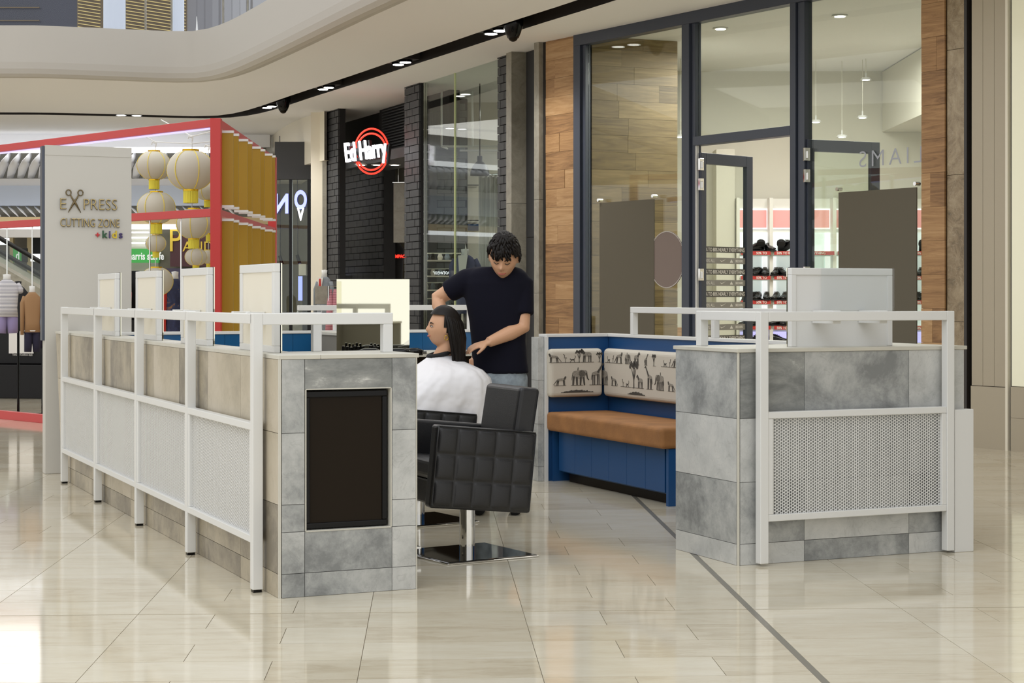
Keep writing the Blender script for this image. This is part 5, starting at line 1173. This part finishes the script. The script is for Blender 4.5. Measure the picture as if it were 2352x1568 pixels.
# ------------------------------------------------------------------ red pavilion with ochre louvres and lanterns
pv = empty('red_pavilion', (0, 0, 0), label='open red framed pavilion with ochre louvres on its right side', cat='pavilion')
PC = Vector((-2.60, 15.5, 0)); pd = Vector((-.701, .713, 0)); ang = math.atan2(-pd.y, -pd.x)
o_ = (PC.x, PC.y, 0)
obj('corner_post', box(-.045, .045, -.045, .045, 0, 2.825), M['red'], pv, o_, bev=.002)
def pbeam(z0, z1, nm='beam', Ln=7.5): obj(nm, box(-Ln, -.046, -.03, .03, z0, z1), M['red'], pv, o_, (0, 0, ang), bev=.002)
pbeam(2.755, 2.825, 'top_beam'); pbeam(1.965, 2.035, 'mid_beam'); pbeam(0, .085, 'base_beam')
obj('light_tube', box(-7.4, -.1, .0, .03, 2.738, 2.752), M['liclight'], pv, o_, (0, 0, ang))
e2 = math.atan2(1, -.019)
for z0, z1, nm in ((2.755, 2.825, 'top_beam'), (1.975, 2.03, 'mid_beam'), (0, .085, 'base_beam')): obj(nm, box(.046, 4.3, -.03, .03, z0, z1), M['red'], pv, o_, (0, 0, e2), bev=.002)
Bk = PC + Vector((-.09, 4.3, 0)); obj('corner_post', box(-.045, .045, -.045, .045, 0, 2.825), M['red'], pv, (Bk.x - .0, Bk.y, 0), bev=.002)
for z0, z1 in (): obj('top_beam', box(-7.0, -.046, -.03, .03, z0, z1), M['red'], pv, (Bk.x, Bk.y, 0), (0, 0, ang), bev=.002)
for k, px in enumerate((536, 548, 569, 579, 598, 608, 625, 632)):
    Y = 4050 * 2.47 / (1176 - px); Y -= .0
    for z0, z1 in ((.09, 1.93), (2.07, 2.71)):
        lv = obj('louvre', box(-.12, 0, -.012, .012, z0, z1), M['gold'], pv, (-2.47, Y, 0))
        for z in (z0 - .022, z1): obj('end_cap', box(-.125, .005, -.018, .018, z, z + .022), M['white'], lv)
for px in (342, 414):
    r_ = (px - CX) / F; tt = (PC.x - r_ * PC.y) / (r_ * pd.y - pd.x); q_ = PC + pd * tt; obj('thin_rod', MB().tube([(q_.x, q_.y + .04, .085), (q_.x, q_.y + .04, 1.97)], .007, 6), M['chrome'], pv)
M['band_yellow'] = plain('yellow_beads', (226, 206, 92), .5)
def make_lantern():
    t = empty('paper_lantern'); prof = [(.30, -.87)]
    n = 26; prof = []
    for k in range(n + 1):
        a = -1.18 + 2.36 * k / n; prof.append((math.cos(a) * (1.0 if k % 2 else .985), math.sin(a) * .97))
    obj('shade', MB().lathe(prof, n=40), M['paper'], t, smooth=True)
    obj('top_ring', MB().lathe([(.36, .88), (.36, .99)], n=24), M['gold_metal'], t); obj('bottom_ring', MB().lathe([(.33, -.98), (.33, -.88)], n=24), M['gold_metal'], t)
    for k in range(6):
        a = math.radians(15 + 60 * k); obj('gold_band', MB().tube([(1.008 * math.cos(b) * math.cos(a), 1.006 * math.cos(b) * math.sin(a), .975 * math.sin(b)) for b in [-1.15 + 2.3 * i / 16 for i in range(17)]], .022, 5), M['band_yellow'], t)
    fr_ = MB()
    for k in range(28): a = 2 * math.pi * k / 28; fr_.box(-.03, .03, -.012, .012, -1.55, -.98, Matrix.Translation((.30 * math.cos(a), .30 * math.sin(a), 0)) @ Matrix.Rotation(a + math.pi / 2, 4, 'Z'))
    obj('tassel', fr_, M['tassel'], t)
    return t
l0 = None
LN = [(354, 380, 39, 17.2, 'upper small-string paper lantern left of the biggest one'), (438, 391, 54, 16.9, 'biggest pale paper lantern beside the red corner post'), (359, 477, 43, 17.2, 'flattened lantern crossing the red mid beam on the left string'), (445, 514, 41, 16.9, 'lantern just under the red mid beam on the right string'),
      (358, 559, 24.5, 17.2, 'smallest lantern on the left string, before the green sign'), (450, 590, 25, 16.9, 'smallest lantern on the right string, low by the red post'), (359, 646, 38, 17.2, 'lowest lantern on the left string, half behind mirror backs'), (478, 436, 30, 17.6, 'lantern partly hidden behind the biggest one'), (483, 510, 32, 17.6, 'lantern half hidden behind the red corner post'), (480, 590, 20, 17.6, 'small lantern tucked low behind the red post')]
for px, py, r, Y, lb in LN:
    if l0 is None: l0 = make_lantern(); t = l0
    else: t = copy_tree(l0)
    s = r / F * Y; t.location = (Xat(px, Y), Y, Zat(py, Y)); t.scale = (s, s, s * (.9 if r > 30 else .86)); t.rotation_euler = (0, 0, px * .37)
    tag(t, lb, 'lantern', 'paper lanterns hung in the red pavilion')
for px, Y, y0, y1 in ((357, 17.2, 325, 640), (441, 16.9, 312, 600), (479, 17.6, 332, 600)):
    st = empty('lantern_string', (Xat(px, Y), Y, 0), label='thin white string carrying the %s row of lanterns' % {357: 'left', 441: 'right', 479: 'rear'}[px], cat='string')
    obj('string', MB().tube([(0, 0, Zat(y1, Y)), (0, 0, Zat(y0, Y))], .004, 5), M['white'], st); obj('hook', MB().tube([(0, 0, Zat(y0 + 12, Y)), (.008, 0, Zat(y0 + 4, Y)), (-.03, 0, Zat(y0 + 1, Y)), (-.04, 0, Zat(y0 + 7, Y))], .008, 6), M['white'], st)
wl = MB(); wl.tube([P(318, 305, 17.2), P(357, 326, 17.2), P(441, 330, 17.2), P(486, 325, 17.4)], .005, 5); wl.tube([P(370, 275, 18.5), P(441, 313, 16.9), P(486, 302, 16.4)], .005, 5)
tag(obj('hanging_wire', wl, M['white']), 'thin white wires strung between the beams above the lanterns', 'wire')

# ------------------------------------------------------------------ far hall behind the pavilion
fh = empty('wall_far', kind='structure'); YF = 31.0
def fb(name, x0, x1, y0, y1, mat, Y=YF, d=.15, par=None): return obj(name, box(Xat(x0, Y), Xat(x1, Y), Y, Y + d, Zat(y1, Y), Zat(y0, Y)), mat, par or fh)
M['beige'] = plain('far_beige', (190, 170, 130), .6); M['band_blue'] = plain('bluish_white_band', (186, 196, 214), .4); M['rib'] = plain('grey_rib', (120, 117, 108), .7)
fb('upper_panel', -500, 620, 250, 338, M['ceiling'], 31.2)
fb('strip_light', -400, 487, 338, 350, M['striplight'], 30.8, .1); fb('rib_backing', -500, 620, 350, 410, M['rib'], 31.2); fb('lower_band', -500, 620, 410, 426, M['ceiling'], 31.1); fb('bluish_band', -500, 620, 426, 472, M['band_blue'], 31.0)
fb('rib_backing', -500, 620, 472, 500, M['rib'], 31.2); fb('beige_band', -500, 620, 498, 515, M['beige'], 31.1); fb('strip_light', -400, 455, 515, 526, M['striplight'], 30.8, .1)
for k in range(34):
    x = -140 + k * 24
    rg_ = [P(x - 5 + 24 * f, 408 - 52 * f ** .6, 31.1 - .25 * math.sin(math.pi * f)) for f in (0, .25, .5, .75, 1)]
    obj('curved_rib', MB().tube(rg_, [.05, .07, .07, .06, .05], 6, ab=(.3, 1.3)), M['ceiling'], fh, smooth=True)
    x = -140 + k * 20; obj('curved_rib', MB().tube([P(x, 474, 31.1), P(x + 10, 484, 31.0), P(x + 22, 496, 31.1)], [.02, .03, .02], 6, ab=(.3, 1.3)), M['ceiling'], fh, smooth=True)
fb('store_wall', 260, 372, 526, 760, M['interior'], 31.6); 
for k in range(4): fb('light_line', 290, 400, 532 + k * 12, 535 + k * 12, M['striplight'] if k < 3 else M['cream'], 31.4, .05)
gs = empty('green_shop_sign', (Xat(240, 31.2), 31.2, 0), label='green fascia sign with white lettering behind the lanterns', cat='sign')
M['green'] = plain('green_fascia', (62, 160, 74), .4, emit=.35); x0 = Xat(240, 31.2)
obj('fascia', box(0, Xat(364, 31.2) - x0, 0, .1, Zat(603, 31.2), Zat(571, 31.2)), M['green'], gs); text('lettering', 'harris scarfe', .185, M['letter_white'], gs, (Xat(295.5, 31.2) - x0, -.006, Zat(596, 31.2)), ext=.002, sx=.68, bold=.004)
fb('dark_frame', 300, 318, 622, 745, M['black'], 31.0, .1); fb('shop_glow', 294, 300, 640, 720, M['neon_blue'], 31.1, .1); fb('base_dark', 285, 330, 735, 780, M['black_cloth'], 30.9)
M['gold_window'] = plain('dim_green_window', (96, 94, 74), .3); M['maroon'] = plain('maroon_panel', (70, 26, 34), .4); M['purple_band'] = plain('purple_band', (62, 56, 84), .5)
fb('dim_window', 364, 640, 526, 780, M['gold_window'], 31.3)
mp = empty('gold_lettered_window', (Xat(430, 31), 31, 0), label='maroon shop window with large gold lettering behind the lanterns', cat='shop window')
obj('panel', box(-.30, .40, 0, .05, Zat(612, 31), Zat(540, 31)), M['maroon'], mp); obj('band', box(-.42, .45, -.02, .06, Zat(650, 31), Zat(616, 31)), M['purple_band'], mp)
M['gold_flat'] = plain('gold_lettering', (214, 186, 60), .4, emit=.15)
text('lettering', 'P', .60, M['gold_flat'], mp, (-.33, -.03, Zat(577, 31)), ext=.01, sx=.8); text('lettering', 'AND', .25, M['gold_flat'], mp, (-.075, -.03, Zat(577, 31)), ext=.01)
# escalator and shops at the far left
fb('shop_wall', -400, 270, 526, 900, plain('far_shop_wall', (112, 106, 92), .5), 33.0); fb('ceiling_line', -400, 270, 526, 545, M['ceiling'], 30.5)
for a, b_, c_, d_, mt in ((-10, 18, 546, 562, 'neon_white'), (70, 96, 583, 600, 'neon_white'), (73, 100, 540, 620, 'black_cloth'), (22, 30, 540, 760, 'beige'), (62, 74, 540, 760, 'beige'), (46, 64, 570, 602, 'charcoal'), (30, 46, 570, 602, 'green')): fb('shop_panel', a, b_, c_, d_, M[mt], 32.6 - (.3 if mt in ('neon_white', 'green') else 0), .1)
text('shop_lettering', 'h.', .24, M['letter_white'], fh, (Xat(45, 32.2), 32.2, Zat(597, 32.2)), ext=.002, sx=-.6, bold=.004)
es = empty('escalator', (Xat(40, 27), 27, 0), label='escalator with black handrails and glass sides at the far left', cat='escalator')
def el(px, py): p = P(px, py, 27); return Vector((p.x - Xat(40, 27), 0, p.z))
for dy in (0, 52):
    obj('handrail', MB().tube([el(-160, 455 + dy), el(0, 547 + dy), el(110, 611 + dy), el(240, 686 + dy)], .035, 8), M['black'], es, (0, dy * .02, 0), smooth=True)
    b_ = MB(); q4 = [el(-160, 455 + dy), el(240, 686 + dy), el(240, 740 + dy), el(-160, 509 + dy)]; b_.add([p for p in q4] + [p + Vector((0, .012, 0)) for p in q4], [(0, 1, 2, 3), (7, 6, 5, 4), (0, 4, 5, 1), (1, 5, 6, 2), (2, 6, 7, 3), (3, 7, 4, 0)]); obj('glass_side', b_, M['glass_g'], es, (0, dy * .02, 0))
b_ = MB(); q4 = [el(-160, 520), el(240, 750), el(240, 860), el(-160, 860)]; b_.add(q4 + [p + Vector((0, 1.0, 0)) for p in q4], [(0, 1, 2, 3), (7, 6, 5, 4), (0, 4, 5, 1), (1, 5, 6, 2), (2, 6, 7, 3), (3, 7, 4, 0)]); obj('truss', b_, M['marble_grey'], es, (0, .1, 0))
fb('left_wall', -1600, -400, 250, 1000, M['interior'], 33)
